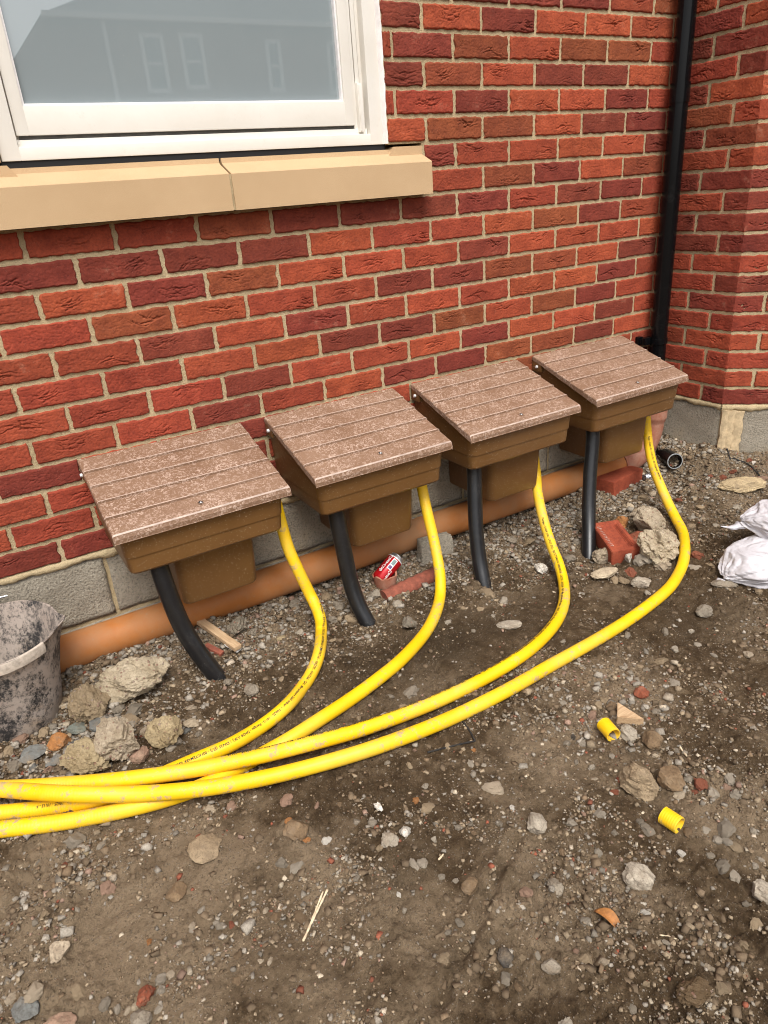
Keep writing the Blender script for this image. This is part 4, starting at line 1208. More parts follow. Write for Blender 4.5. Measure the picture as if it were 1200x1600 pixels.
NAMED = [
    ('mortar_lump', 215, 1066, 106, 56, 'cream', 'largest pale crumbly mortar lump, between bucket and first black duct', L_),
    ('mortar_lump', 145, 1100, 62, 50, 'tan', 'brownish crumbly lump against the lower left of the largest pale lump', L_),
    ('mortar_lump', 260, 1138, 50, 56, 'yellow', 'yellowish smooth mortar lump behind the first yellow hose', L_),
    ('mortar_lump', 187, 1160, 74, 54, 'pale', 'pale pebbly concrete lump with pinkish aggregate behind the hoses', L_),
    ('mortar_lump', 138, 1186, 78, 46, 'yellow', 'flat yellowish lump touching the bundled yellow hoses at left', L_),
    ('slate_chip', 156, 1128, 42, 34, 'slate', 'blue grey slate chip above the pale pebbly lump', S_),
    ('slate_chip', 119, 1134, 40, 26, 'green', 'greenish slate chip right of the bucket base', S_),
    ('rubble_stone', 94, 1156, 36, 26, 'orange', 'rusty orange stone just below the bucket base', S_),
    ('slate_chip', 85, 1181, 26, 34, 'slate', 'dark slate shard standing among rubble left of the flat yellowish lump', S_),
    ('slate_chip', 50, 1172, 46, 30, 'slate', 'dark slate chip below the bucket, nearest the left edge', S_),
    ('rubble_stone', 219, 1176, 28, 28, 'pink', 'blocky pinkish grey stone right of the pebbly concrete lump', S_),
    ('mortar_lump', 372, 978, 34, 32, 'grey', 'grey concrete lump beside the pale timber offcut', L_),
    ('mortar_lump', 1016, 816, 50, 38, 'pale', 'pale crumbly lump behind the larger one inside the last hose bend', L_),
    ('mortar_lump', 1030, 851, 62, 62, 'cream', 'large pale crumbly lump inside the bend of the last hose', L_),
    ('mortar_lump', 939, 871, 34, 26, 'pale', 'pale crumbly lump at the foot of the fourth black duct', L_),
    ('flat_stone', 945, 892, 44, 20, 'cream', 'flat cream stone in front of the fourth black duct', S_),
    ('brick_fragment', 997, 838, 42, 34, 'red', 'broken red brick corner behind the stamped brick', S_),
    ('brick_fragment', 970, 812, 26, 30, 'orange', 'orange brick fragment peeping from behind the stamped brick', S_),
    ('flint_shard', 981, 875, 12, 18, 'white', 'white pointed shard in front of the stamped brick', S_),
    ('flat_stone', 1158, 756, 66, 24, 'yellow', 'long flat sandstone piece near the bay corner', S_),
    ('rubble_stone', 996, 1214, 64, 56, 'tan', 'big tan embedded stone below the wood offcut', S_),
    ('rubble_stone', 1048, 1212, 42, 36, 'brown', 'brown stone right of the big tan embedded stone', S_),
    ('rubble_stone', 983, 1143, 30, 28, 'lgrey', 'angular grey stone between wood offcut and yellow hose end', S_),
    ('rubble_stone', 1019, 1153, 30, 26, 'brown', 'dark brown stone right of the angular grey stone', S_),
    ('flat_stone', 322, 1313, 54, 48, 'tan', 'largest flat tan stone just below the hose bundle', S_),
    ('rubble_stone', 278, 1387, 29, 38, 'brown', 'rounded brown stone in a hollow below the flat tan stone', S_),
    ('rubble_stone', 93, 1475, 34, 52, 'pale', 'long pale stone standing out near the lower left', S_),
    ('brick_fragment', 228, 1548, 32, 38, 'red', 'dark red brick shard near the bottom left', S_),
    ('rubble_stone', 838, 1282, 34, 34, 'lgrey', 'pale grey stone with dark pits right of the scattered white bits', S_),
    ('rubble_stone', 997, 1363, 46, 46, 'lgrey', 'pale block half buried below the lower yellow hose end', S_),
    ('rubble_stone', 868, 1377, 28, 42, 'grey', 'long grey stone above the dry leaf', S_),
    ('rubble_stone', 463, 1293, 40, 32, 'brown', 'smooth brown oval stone below the middle of the hoses', S_),
    ('rubble_stone', 608, 1310, 32, 22, 'lgrey', 'light grey stone beside the white plastic scrap', S_),
    ('rubble_stone', 1190, 1390, 36, 36, 'lgrey', 'pale stone at the right edge of the picture', S_),
    ('mortar_lump', 640, 975, 26, 18, 'grey', 'grey lump just inside the bend of the second hose', L_),
    ('rubble_stone', 845, 886, 21, 18, 'white', 'round whitish pebble inside the bend of the third hose', S_),
    ('flat_stone', 795, 975, 40, 12, 'lgrey', 'thin flat grey stone between second and third hose', S_),
    ('flat_stone', 1132, 910, 44, 16, 'grey', 'flat grey stone in front of the white sacks', S_),
    ('rubble_stone', 1099, 953, 26, 20, 'grey', 'round grey cobble right of the last hose bend', S_),
    ('rubble_stone', 1002, 1080, 24, 18, 'red', 'rounded terracotta pebble above the wood offcut', S_),
    ('rubble_stone', 1002, 908, 30, 20, 'lgrey', 'light grey stone on dark soil inside the last hose bend', S_),
    ('soil_clod', 1083, 1547, 64, 30, 'brown', 'long dark slab of soil near the bottom right', L_),
    ('rubble_stone', 788, 1493, 28, 24, 'dark', 'round blackish stone near the bottom centre', S_),
    ('rubble_stone', 863, 1507, 36, 20, 'grey', 'flat topped grey stone below the dry leaf', S_),
    ('rubble_stone', 394, 1075, 22, 20, 'grey', 'single grey cobble between the first two hoses', S_),
    ('rubble_stone', 735, 1382, 29, 22, 'brown', 'pinkish brown oval stone alone in the middle foreground', S_),
    ('rubble_stone', 42, 1573, 42, 32, 'slate', 'bluish grey stone in the bottom left corner', S_),
    ('rubble_stone', 92, 1597, 54, 22, 'pink', 'pinkish stone cut by the bottom edge at left', S_),
    ('rubble_stone', 220, 1588, 36, 28, 'grey', 'grey stone at the bottom edge below the red shard', S_),
]
for nm, u, v_, w, h, col, lab, kd in NAMED:
    rock(nm, u, v_, w, h, col, lab, {'mortar_lump': 'mortar lump', 'slate_chip': 'slate chip', 'brick_fragment': 'brick fragment', 'soil_clod': 'soil clod', 'flint_shard': 'shard'}.get(nm, 'stone'), kd,
         sink=.12 if kd == 'lump' else (.05 if nm in ('flint_shard', 'slate_chip') else .24), round_=.3 if kd == 'lump' else (.0 if nm in ('brick_fragment', 'slate_chip', 'flint_shard') else .75 if nm == 'flat_stone' else .3),
         rough=.17 if kd == 'lump' else .12, high=1.5 if nm == 'flint_shard' else (.28 if nm in ('flat_stone', 'slate_chip') else None), sub=5 if w > 60 else 4)
# pebbles one can still count, alike within each group
PB = """199 1120 34 tan;209 1104 30 grey;226 1139 20 pale;202 1131 22 lgrey;185 1105 22 grey;104 1092 22 tan;121 1087 18 grey;298 1102 22 pale;299 1126 24 cream;292 1140 16 slate;278 1155 22 lgrey;267 1166 18 lgrey;117 1159 28 slate;75 1200 20 pink;356 1064 16 grey;440 995 20 yellow;20 1192 30 grey;32 1150 28 pink;12 1172 24 tan;240 1152 12 yellow;68 1143 22 tan;52 1198 16 slate;100 1205 16 tan;210 1150 14 red;236 1120 14 pale;310 1145 12 grey;330 1060 14 pale;150 1072 16 tan;128 1062 18 brown;110 1050 14 grey;165 1045 14 brown;320 1010 14 pale;300 995 16 grey
118 1308 38 grey;125 1546 32 tan;55 1545 36 pale;162 1568 28 grey;167 1384 28 pink;143 1382 18 pale;328 1263 22 pale;362 1257 18 pink;100 1350 14 red;20 1556 22 pale;253 1543 22 lgrey;250 1527 22 lgrey;247 1574 20 lgrey;160 1318 20 lgrey;133 1333 14 yellow;450 1280 13 orange;448 1247 24 pink;633 1297 18 white;660 1345 20 lgrey;648 1350 22 lgrey;593 1323 16 tan;465 1352 24 lgrey;440 1345 22 grey;558 1283 14 grey;582 1283 16 grey;693 1495 22 tan;892 1282 22 lgrey;822 1393 24 pink;815 1495 22 tan;915 1497 26 tan;1130 1352 32 grey;1148 1367 24 lgrey;1133 1292 34 grey;1127 1542 22 tan;915 1435 20 lgrey;930 1358 18 pink;955 1340 20 brown;1177 1295 14 lgrey;1008 1423 16 white;890 1597 34 lgrey;771 1225 32 pale;665 1227 14 lgrey;910 1159 17 lgrey;925 1196 14 lgrey;1061 1238 22 pale;1038 1209 16 orange;1169 1019 20 pale;1177 1135 13 lgrey;1031 1030 26 tan;1054 1061 24 lgrey;760 922 32 tan;787 937 22 lgrey;800 840 20 grey;827 843 20 tan;180 1350 16 pale;60 1345 14 grey;45 1300 16 lgrey;86 1300 14 pale;205 1295 12 lgrey;120 1420 12 lgrey;172 1400 13 white;70 1425 16 tan;55 1440 14 grey;300 1445 14 pale;315 1420 18 lgrey;233 1470 12 orange;300 1453 14 lgrey;345 1445 18 grey;363 1443 14 red;383 1445 22 tan;338 1440 12 lgrey;415 1420 14 pale;372 1490 16 brown;266 1520 16 pale;200 1577 16 pale;183 1576 16 lgrey;212 1570 14 cream;130 1580 22 tan;15 1565 12 white;28 1522 14 tan;50 1480 12 pale;75 1495 12 grey;370 1530 16 brown;408 1500 14 pale;430 1430 24 brown;470 1430 24 brown;415 1470 16 grey;422 1500 14 pale;480 1310 14 orange;510 1312 18 white;530 1256 12 brown;495 1257 12 pink;650 1247 16 orange;668 1258 24 tan;717 1290 14 grey;740 1300 12 brown;800 1262 12 white;780 1285 12 grey;678 1310 12 lgrey;690 1368 12 grey;712 1375 12 lgrey;623 1397 10 white;632 1421 10 lgrey;558 1370 14 grey;720 1440 18 grey;700 1455 14 grey;740 1465 16 grey;728 1480 14 tan;770 1470 14 grey;790 1525 20 grey;810 1540 18 brown;840 1490 14 lgrey;870 1465 10 white;900 1485 14 pink;943 1500 16 pale;970 1540 14 brown;988 1575 16 grey;1010 1535 14 tan;1020 1475 14 brown;1040 1470 14 lgrey;1063 1507 18 tan;1105 1510 12 pale;1113 1512 12 pale;1130 1480 18 brown;1095 1595 26 grey;1180 1440 24 tan;1165 1410 14 grey;1160 1470 22 tan;1100 1290 18 tan;1075 1296 20 brown;1103 1295 16 lgrey;1120 1310 16 lgrey;1135 1313 18 lgrey;1150 1320 22 tan;1190 1340 12 lgrey;1065 1330 14 white;1110 1335 14 grey;1030 1305 12 tan;1000 1280 14 grey;1012 1292 26 grey;935 1268 22 lgrey;960 1300 12 grey;912 1270 12 pink;870 1330 10 grey;935 1330 14 lgrey;878 1330 12 brown;980 1360 18 brown;1010 1400 14 grey;1017 1400 10 brown;980 1400 12 tan;1180 1350 16 lgrey
1017 795 22 slate;994 800 30 pale;1007 804 16 red;985 790 16 cream;1006 870 34 lgrey;1035 880 28 pale;987 892 24 red;960 905 16 tan;975 905 20 tan;1012 925 12 lgrey;960 850 0 tan;905 800 14 grey;890 820 12 tan;880 850 14 lgrey;890 870 20 grey;900 845 18 grey;905 880 16 tan;868 800 12 tan;700 910 12 lgrey;725 950 12 tan;700 970 16 lgrey;750 950 14 tan;770 960 12 lgrey;620 940 16 lgrey;600 945 14 tan;590 900 14 grey;585 925 18 lgrey;560 955 16 grey;548 965 20 tan;530 940 26 grey;518 965 18 grey;510 930 22 tan;460 940 18 grey;440 935 16 tan;420 950 16 grey;470 985 14 lgrey;520 1000 14 tan;395 985 18 grey;405 1010 12 tan;385 1040 10 pale;420 1040 10 lgrey;440 1060 12 tan;465 950 14 lgrey;740 985 10 grey;1080 745 12 lgrey;1130 735 16 red;1145 735 14 red;1170 718 12 red;1110 742 10 red;1178 722 10 white;1190 745 18 pink;1095 790 18 tan;1130 800 14 pale;1150 790 16 lgrey;1120 820 14 lgrey;1080 815 14 tan;1060 780 12 red;1040 760 14 tan;1020 770 14 pale;1005 775 22 tan;990 760 16 lgrey;1090 865 22 red;1085 885 26 lgrey;1110 880 20 tan;1150 880 14 brown;1170 965 10 lgrey;1185 925 12 tan;1080 985 12 lgrey;1090 1005 12 lgrey;1055 1012 16 lgrey;1040 985 16 grey;1115 1022 12 lgrey;1010 1045 14 grey;995 1060 12 lgrey;985 1050 12 lgrey;975 1040 14 lgrey;1000 1040 12 tan;990 1065 14 pink;980 1085 14 pink;955 1100 22 brown;925 1115 20 pink;935 1100 18 tan;945 1090 20 tan;880 1095 14 lgrey;870 1075 12 lgrey;905 1030 12 lgrey;880 1000 12 lgrey;945 985 14 lgrey;980 990 14 grey;1025 1110 14 grey;1070 1175 12 lgrey;1055 1170 14 grey;1045 1190 14 tan;1025 1180 14 pale;1075 1215 14 lgrey;1100 1185 12 brown;1095 1220 26 red;1120 1210 12 tan;1140 1215 20 lgrey;1115 1235 28 lgrey;1150 1240 22 lgrey;1085 1235 12 red;1135 1228 14 pink;895 1150 12 dark;885 1160 14 grey;865 1155 14 brown;940 1170 10 lgrey;955 1180 12 lgrey;900 1190 10 grey;930 1215 12 pale;960 1235 16 red;735 1285 10 grey;740 1170 10 orange;735 1190 16 lgrey;740 1208 12 lgrey;640 1195 14 tan;648 1170 10 pink;605 1190 10 grey;700 1165 14 tan;755 1195 10 lgrey;540 1120 0 grey;640 1075 30 grey;635 1105 34 tan;600 1115 12 lgrey;620 1050 10 lgrey;655 1095 10 red;580 1140 14 lgrey;610 1085 12 grey;595 1120 16 lgrey;560 1120 12 tan"""
PBN = 0
for zi, line in enumerate(PB.split('\n')):
    for it in line.split(';'):
        u, v_, w, col = it.split(); u, v_, w = float(u), float(v_), float(w)
        if w < 5: continue
        rg_ = random.Random(int(u * 31 + v_ * 17))
        P, wm = size_from(u, v_ + w * .2, w)
        me = PEB[rg_.randrange(len(PEB))]
        o = bpy.data.objects.new('pebble', me); link(o)
        sc_ = wm / 2
        o.scale = (sc_ * rg_.uniform(.95, 1.1), sc_ * rg_.uniform(.9, 1.15), sc_ * rg_.uniform(.8, 1.15))
        o.location = (P[0], P[1], gh(P[0], P[1]) + sc_ * rg_.uniform(-.12, .2))
        o.rotation_euler = (rg_.uniform(-.5, .5), rg_.uniform(-.4, .4), rg_.uniform(0, 6.28))
        b = SC[col]; f_ = rg_.uniform(.82, 1.1); o.color = (b[0] * f_, b[1] * f_, b[2] * f_, 1)
        cw = {'tan': 'tan', 'grey': 'grey', 'pale': 'pale', 'lgrey': 'light grey', 'cream': 'cream', 'slate': 'slate grey', 'pink': 'pinkish', 'yellow': 'yellowish', 'brown': 'brown', 'orange': 'orange', 'red': 'brick red', 'white': 'white', 'dark': 'blackish'}[col]
        # which side of the hose bundle the pebble lies on
        zn = 'small %s pebble in the soil in front of the yellow hoses' if zi == 1 else ('small %s pebble in the rubble between bucket and first hose' if zi == 0 else 'small %s pebble on the soil beside or beyond the yellow hoses')
        zg = ['pebbles between bucket and first hose', 'pebbles in front of the hoses', 'pebbles beside and beyond the hoses'][zi]
        if zi == 1:
            pl_ = ('lower left' if u < 330 else 'lower centre' if u < 700 else 'lower right' if u < 1000 else 'far lower right') if v_ > 1400 else ('left, just below the hoses' if u < 330 else 'middle, below the hoses' if u < 760 else 'right, level with the yellow offcuts')
            zn, zg = 'small %s pebble in the soil at the ' + pl_, 'pebbles at the ' + pl_
        elif zi == 2:
            pl_ = 'under the first two meter boxes' if u < 640 and v_ < 1030 else 'between second and third hose' if u < 860 and v_ < 1000 else 'by the stamped brick and last duct' if u < 1062 and v_ < 935 else 'near the bay and the white sacks' if v_ < 935 else 'below the bend of the last hose' if v_ < 1090 and u > 860 else 'around the triangular wood offcut' if u > 850 else 'close to the crossing hoses'
            zn, zg = 'small %s pebble ' + pl_, 'pebbles ' + pl_
        tag(o, zn % cw, 'pebble', cw + ' ' + zg); PBN += 1

# ------------------------------------------------------------------ gravel and crumbs too many to count
def build_gravel():
    rs = np.random.RandomState(11)
    protos = []
    for k in range(10):
        n_ = np.random.RandomState(300 + k)
        if k < 2:
            v, f = ico(1); v = v.copy()
            v *= (1 + .38 * n_.uniform(-1, 1, size=(len(v), 1)))
        else:
            v = np.array([(x_, y_, z_) for x_ in (-1, 1) for y_ in (-1, 1) for z_ in (-1, 1)], float) * .72
            v += n_.uniform(-.34, .34, size=v.shape)
            f = [[0, 1, 3], [0, 3, 2], [4, 6, 7], [4, 7, 5], [0, 4, 5], [0, 5, 1], [2, 3, 7], [2, 7, 6], [0, 2, 6], [0, 6, 4], [1, 5, 7], [1, 7, 3]]
        v *= np.array([1, n_.uniform(.55, .95), n_.uniform(.42, .75)])
        protos.append((v, np.array(f)))
    N = 112000
    x = rs.uniform(-.75, 2.95, N * 3); y = rs.uniform(-1.95, 0, N * 3)
    q = project(np.stack([x, y, 0 * x], 1))
    ok = (q[:, 2] > .2) & (q[:, 0] > -60) & (q[:, 0] < 1260) & (q[:, 1] > 600) & (q[:, 1] < 1660)
    dens = .08 + .92 * sstep(-.12, .55, fbm(x, y, 3.6, 5, 21, .6)) * (.22 + .78 * sstep(-.25, .35, fbm(x, y, 15, 2, 22)))
    tread = np.exp(-((x - 1.05 - 0.3 * (y + .8)) ** 2) / 0.35 - ((y + 0.70) ** 2) / 0.05)
    tread2 = np.exp(-((x - 1.5) ** 2) / 0.10 - ((y + 1.0) ** 2) / 0.05)
    dens *= (1 - .75 * tread) * (1 - .6 * tread2)
    dens += .8 * np.exp(-((y + .12) ** 2) / .05) + .55 * np.exp(-((x + .25) ** 2) / .06 - ((y + .42) ** 2) / .03)
    dens += .5 * np.exp(-((x - 2.4) ** 2) / .12 - ((y + .5) ** 2) / .08) + .35 * np.exp(-((x - 1.0) ** 2) / .05 - ((y + 1.15) ** 2) / .03)
    keep = ok & (rs.rand(N * 3) < dens)
    x, y = x[keep][:N], y[keep][:N]; n = len(x)
    r = .0014 + .0014 * rs.exponential(1.0, n); r = np.minimum(r, .0085)
    zone = np.exp(-((y + .10) / .22) ** 2) * (x > -.25) + 1.0 * np.exp(-((x + .22) / .22) ** 2 - ((y + .42) / .16) ** 2) + .45 * np.exp(-((x + .35) / .28) ** 2 - ((y + .95) / .25) ** 2) + .5 * np.exp(-((x - .95) / .25) ** 2 - ((y + 1.12) / .18) ** 2) + .6 * np.exp(-((x - 1.9) / .3) ** 2 - ((y + .38) / .16) ** 2)
    rub = rs.rand(n) < np.clip(.15 * zone, 0, .20)
    big = rs.rand(n) < .075 * (0.25 + sstep(0, .5, fbm(x, y, 3.1, 3, 44)))
    big &= ~rub
    r = np.where(big, rs.uniform(.0045, .0125, n), r); r = np.where(rub, .0042 + .0036 * np.minimum(2.9, rs.exponential(1.0, n)), r)
    z = ground_h(x, y) + np.where(big, r * rs.uniform(-.45, .1, n), r * rs.uniform(-.15, .4, n))
    pal = np.array([SC[k] for k in ('tan', 'grey', 'lgrey', 'pale', 'brown', 'brown', 'tan', 'grey', 'pink', 'grey', 'tan', 'cream', 'tan', 'brown', 'lgrey', 'tan', 'soil', 'soil', 'soil', 'soil', 'brown', 'brown', 'lgrey', 'soil', 'grey', 'tan', 'brown', 'lgrey', 'tan', 'grey', 'red', 'soil', 'tan', 'grey', 'soil')])
    ci = rs.randint(0, len(pal), n); col = pal[ci] * rs.uniform(.6, 1.2, (n, 1))
    col = np.where(big[:, None], np.array(SC['soil']) * rs.uniform(.75, 1.35, (n, 1)), col)
    col = np.where((rub & (ci > 15))[:, None], np.array(SC['lgrey']) * rs.uniform(.6, 1.1, (n, 1)), col)
    dustf = np.clip((.0045 - r) / .003, 0, 1)[:, None] * .5
    col = col * (1 - dustf) + np.array([.205, .147, .090]) * dustf
    VV, FF, CC = [], [], []; off = 0
    which = rs.randint(0, len(protos), n)
    for k, (pv, pf) in enumerate(protos):
        idx = np.where(which == k)[0]; m = len(idx)
        a = rs.uniform(0, 2 * np.pi, m); t = rs.uniform(-.6, .6, m)
        ca, sa, ct, st = np.cos(a), np.sin(a), np.cos(t), np.sin(t)
        X = pv[:, 0][None]; Y = pv[:, 1][None]; Zp = pv[:, 2][None]
        Y2 = Y * ct[:, None] - Zp * st[:, None]; Z2 = Y * st[:, None] + Zp * ct[:, None]
        X3 = X * ca[:, None] - Y2 * sa[:, None]; Y3 = X * sa[:, None] + Y2 * ca[:, None]
        P = np.stack([X3, Y3, Z2], -1) * r[idx][:, None, None] + np.stack([x[idx], y[idx], z[idx]], -1)[:, None, :]
        VV.append(P.reshape(-1, 3)); nv = pv.shape[0]
        FF.append((pf[None] + (off + np.arange(m) * nv)[:, None, None]).reshape(-1, 3)); off += m * nv
        CC.append(np.repeat(col[idx], nv, 0))
    V = np.vstack(VV); F = np.vstack(FF); Cc = np.vstack(CC)
    me = bpy.data.meshes.new('gravel')
    me.vertices.add(len(V)); me.vertices.foreach_set('co', V.ravel())
    me.loops.add(F.size); me.loops.foreach_set('vertex_index', F.ravel().astype(np.int32))
    me.polygons.add(len(F)); me.polygons.foreach_set('loop_start', np.arange(0, F.size, 3, dtype=np.int32))
    me.update(calc_edges=True)
    ca = me.color_attributes.new('Col', 'FLOAT_COLOR', 'POINT')
    ca.data.foreach_set('color', np.hstack([Cc, np.ones((len(Cc), 1))]).astype(np.float32).ravel())
    tag(add('gravel', me, M['gravel']), 'fine mixed gravel and crumbs scattered over the brown soil', 'gravel', kind='stuff')
build_gravel()

# ------------------------------------------------------------------ bucket
bk = thing('bucket', (-.338, -.197, .004), 'black builders bucket smeared with dry cement at the left edge', 'bucket')
def bucket_part():
    seg = 72; prof = [(.100, .000), (.109, .003), (.1125, .012), (.120, .055), (.1335, .13), (.150, .215), (.160, .262), (.1635, .2735), (.1665, .2745), (.1675, .2715), (.1655, .2690), (.1645, .2680)]
    outer = [(.100, 0), (.108, .002), (.1125, .010), (.1210, .06), (.1345, .135), (.1500, .215), (.1580, .258), (.1620, .270), (.1650, .2725), (.1640, .2745), (.1600, .2735), (.1560, .262), (.1475, .215), (.1320, .135), (.1185, .06), (.1080, .012), (.0, .010)]
    v = []; n = len(outer)
    for i in range(seg):
        a = 2 * math.pi * i / seg
        # pouring lip towards the wall's right
        d = (a - RAD(-12) + math.pi) % (2 * math.pi) - math.pi
        for (r, z) in outer:
            lipf = math.exp(-(d / .16) ** 2) * max(0, (z - .19) / .08) if r > .1 else 0
            rr = r + .019 * lipf + .0012 * math.sin(3 * a + z * 20)
            v.append((rr * math.cos(a), rr * math.sin(a), z + .004 * lipf + .003 * math.sin(2 * a) * (z / .27)))
    f = []
    for i in range(seg):
        j = (i + 1) % seg
        for k in range(n - 1): f.append([i * n + k, j * n + k, j * n + k + 1, i * n + k + 1])
    f.append([i * n for i in range(seg)][::-1])
    bm = bmesh.new(); me = mesh_from('bucket_shell', v, f); bm.from_mesh(me)
    bmesh.ops.remove_doubles(bm, verts=bm.verts, dist=1e-5); bmesh.ops.recalc_face_normals(bm, faces=bm.faces); bm.to_mesh(me); bm.free()
    return smooth_by_angle(me, 40)
add('shell', bucket_part(), M['bucket'], bk)
# rim strip along the front with a square end where the handle boss begins
mb = MB(); v = []; f = []; n = 40
for i in range(n + 1):
    a = RAD(-150 + (102) * i / n)
    for (r, z) in ((.1600, .2440), (.1668, .2445), (.1690, .2600), (.1670, .2720), (.1610, .2735)): v.append((r * math.cos(a), r * math.sin(a), z))
for i in range(n):
    for k in range(4): f.append([i * 5 + k, i * 5 + 5 + k, i * 5 + 6 + k, i * 5 + 1 + k])
f.append([0, 1, 2, 3, 4]); f.append([n * 5 + k for k in range(5)][::-1])
mb.addvf(v, f)
tag(add('rim', mb.mesh('rim', 40), plain('pale_cement_crust', (0.47, 0.40, 0.33), .95, 0, 60, .35, .002), bk), 'rim crusted with pale cement')
# bucket handle lying over the far rim, outside the picture
C, _ = catmull(np.array([(-.162 + .0, -.02, .25), (-.175, .06, .262), (-.14, .135, .285), (-.05, .178, .29), (.06, .178, .285)]), .01)
V, F = tube(C, .0032, 10)
add('handle', smooth_by_angle(recalc(mesh_from('handle', V, F)), 40), M['alu'], bk)

# ------------------------------------------------------------------ white sacks at the right
def sack(u, v_, label, dims, yaw, tilt, z, seed, pos):
    root = thing('sack', pos, label, 'sack', 'white sacks at the right edge')
    vv, ff = ico(6); vv = vv.copy()
    p = np.sign(vv) * np.abs(vv) ** .72
    # pinched ends, slack folds
    t = p[:, 0]
    pinch = 1 - .55 * sstep(.55, 1.05, np.abs(t))
    p[:, 1] *= pinch; p[:, 2] *= pinch
    fold = .045 * fbm(p[:, 0] * .8 + p[:, 1] * .5, p[:, 2] * 1.2 - p[:, 1] * .7, 1.6, 3, seed) + .07 * np.abs(pn(p[:, 0] * 1.2, np.arctan2(p[:, 2], p[:, 1]) * 2.0, seed + 2)) * sstep(.2, .9, np.abs(t))
    fold += .022 * (1 - np.abs(pn(p[:, 0] * 1.6 + p[:, 2] * .8, p[:, 1] * 1.8 + p[:, 2] * 1.6, seed + 5)) * 2)
    th_ = np.arctan2(p[:, 2], p[:, 1])
    fold += .10 * sstep(-.2, -.95, t) * (1 - np.abs(pn(th_ * 2.2 + 9, t * 1.3, seed + 8)) * 2.2) * .35
    fold += .011 * np.clip(1 - np.abs(fbm(p[:, 0] * 1.1 + p[:, 2] * .7, p[:, 1] * 1.0 - p[:, 2] * .9, 2.4, 2, seed + 21)) / .10, 0, 1)
    p *= (1 - fold)[:, None]
    p[:, 2] = np.where(p[:, 2] < -.55, -.55 + (p[:, 2] + .55) * .2, p[:, 2])
    p *= np.array(dims)
    me = mesh_from('cloth', p, ff, True)
    o = add('cloth', me, M['bag'], root, rot=(tilt[0], tilt[1], yaw))
    # stitched seam along the side, and twisted tie end
    m = Matrix.Rotation(yaw, 4, 'Z') @ Matrix.Rotation(tilt[1], 4, 'Y') @ Matrix.Rotation(tilt[0], 4, 'X')
    C = []
    for k in range(30):
        tt = -0.93 + 1.8 * k / 29
        d_ = p / np.array(dims)
        wgt = (d_[:, 0] - tt) ** 2 * 40 + np.maximum(0, d_[:, 1]) * 4 + (d_[:, 2] - .10 - .12 * tt) ** 2 * 6
        C.append(tuple(m @ Vector(p[int(np.argmin(wgt))])))
    C, _ = catmull(np.array(C), .006)
    V, F = tube(C, .0028, 8)
    add('seam', mesh_from('seam', V, F, True), M['bag'], root)
    C, _ = catmull(np.array([tuple(m @ Vector((-dims[0] * .93, 0, -dims[2] * .25))), tuple(m @ Vector((-dims[0] * 1.10, -.008, -dims[2] * .40))), tuple(m @ Vector((-dims[0] * 1.28, .004, -dims[2] * .46)))]), .004)
    r_ = np.linspace(.022, .002, len(C)) * (1 + .12 * np.sin(np.arange(len(C)) * .9))
    V, F = tube(C, r_, 16)
    V = C.repeat(16, 0) + (V - C.repeat(16, 0)) * np.array([1, 1, .45]) * (1 + .22 * np.cos(np.tile(np.arange(16), len(C)) * 2.4))[:, None]
    add('gathered_end', mesh_from('gathered_end', V, F, True), M['bag'], root)
    return root
ya = math.atan2(ROT[1, 0], ROT[0, 0])
B1 = onZ(1205, 880, .055); B2 = onZ(1250, 812, .18)
B1 = onZ(1206, 862, gh(1.8, -.9) + .05)
sack(0, 0, 'white woven sack lying lowest at the right edge, tied at its left end', (.20, .105, .066), ya + .34, (0, -.10), 0, 3, (B1[0], B1[1], gh(B1[0], B1[1]) + .042))
B2 = onZ(1250, 812, gh(1.9, -.85) + .125)
sack(0, 0, 'white woven sack resting on top of the other sack', (.19, .105, .062), ya - .15, (0.05, .05), 0, 9, (B2[0], B2[1], gh(B1[0], B1[1]) + .130))

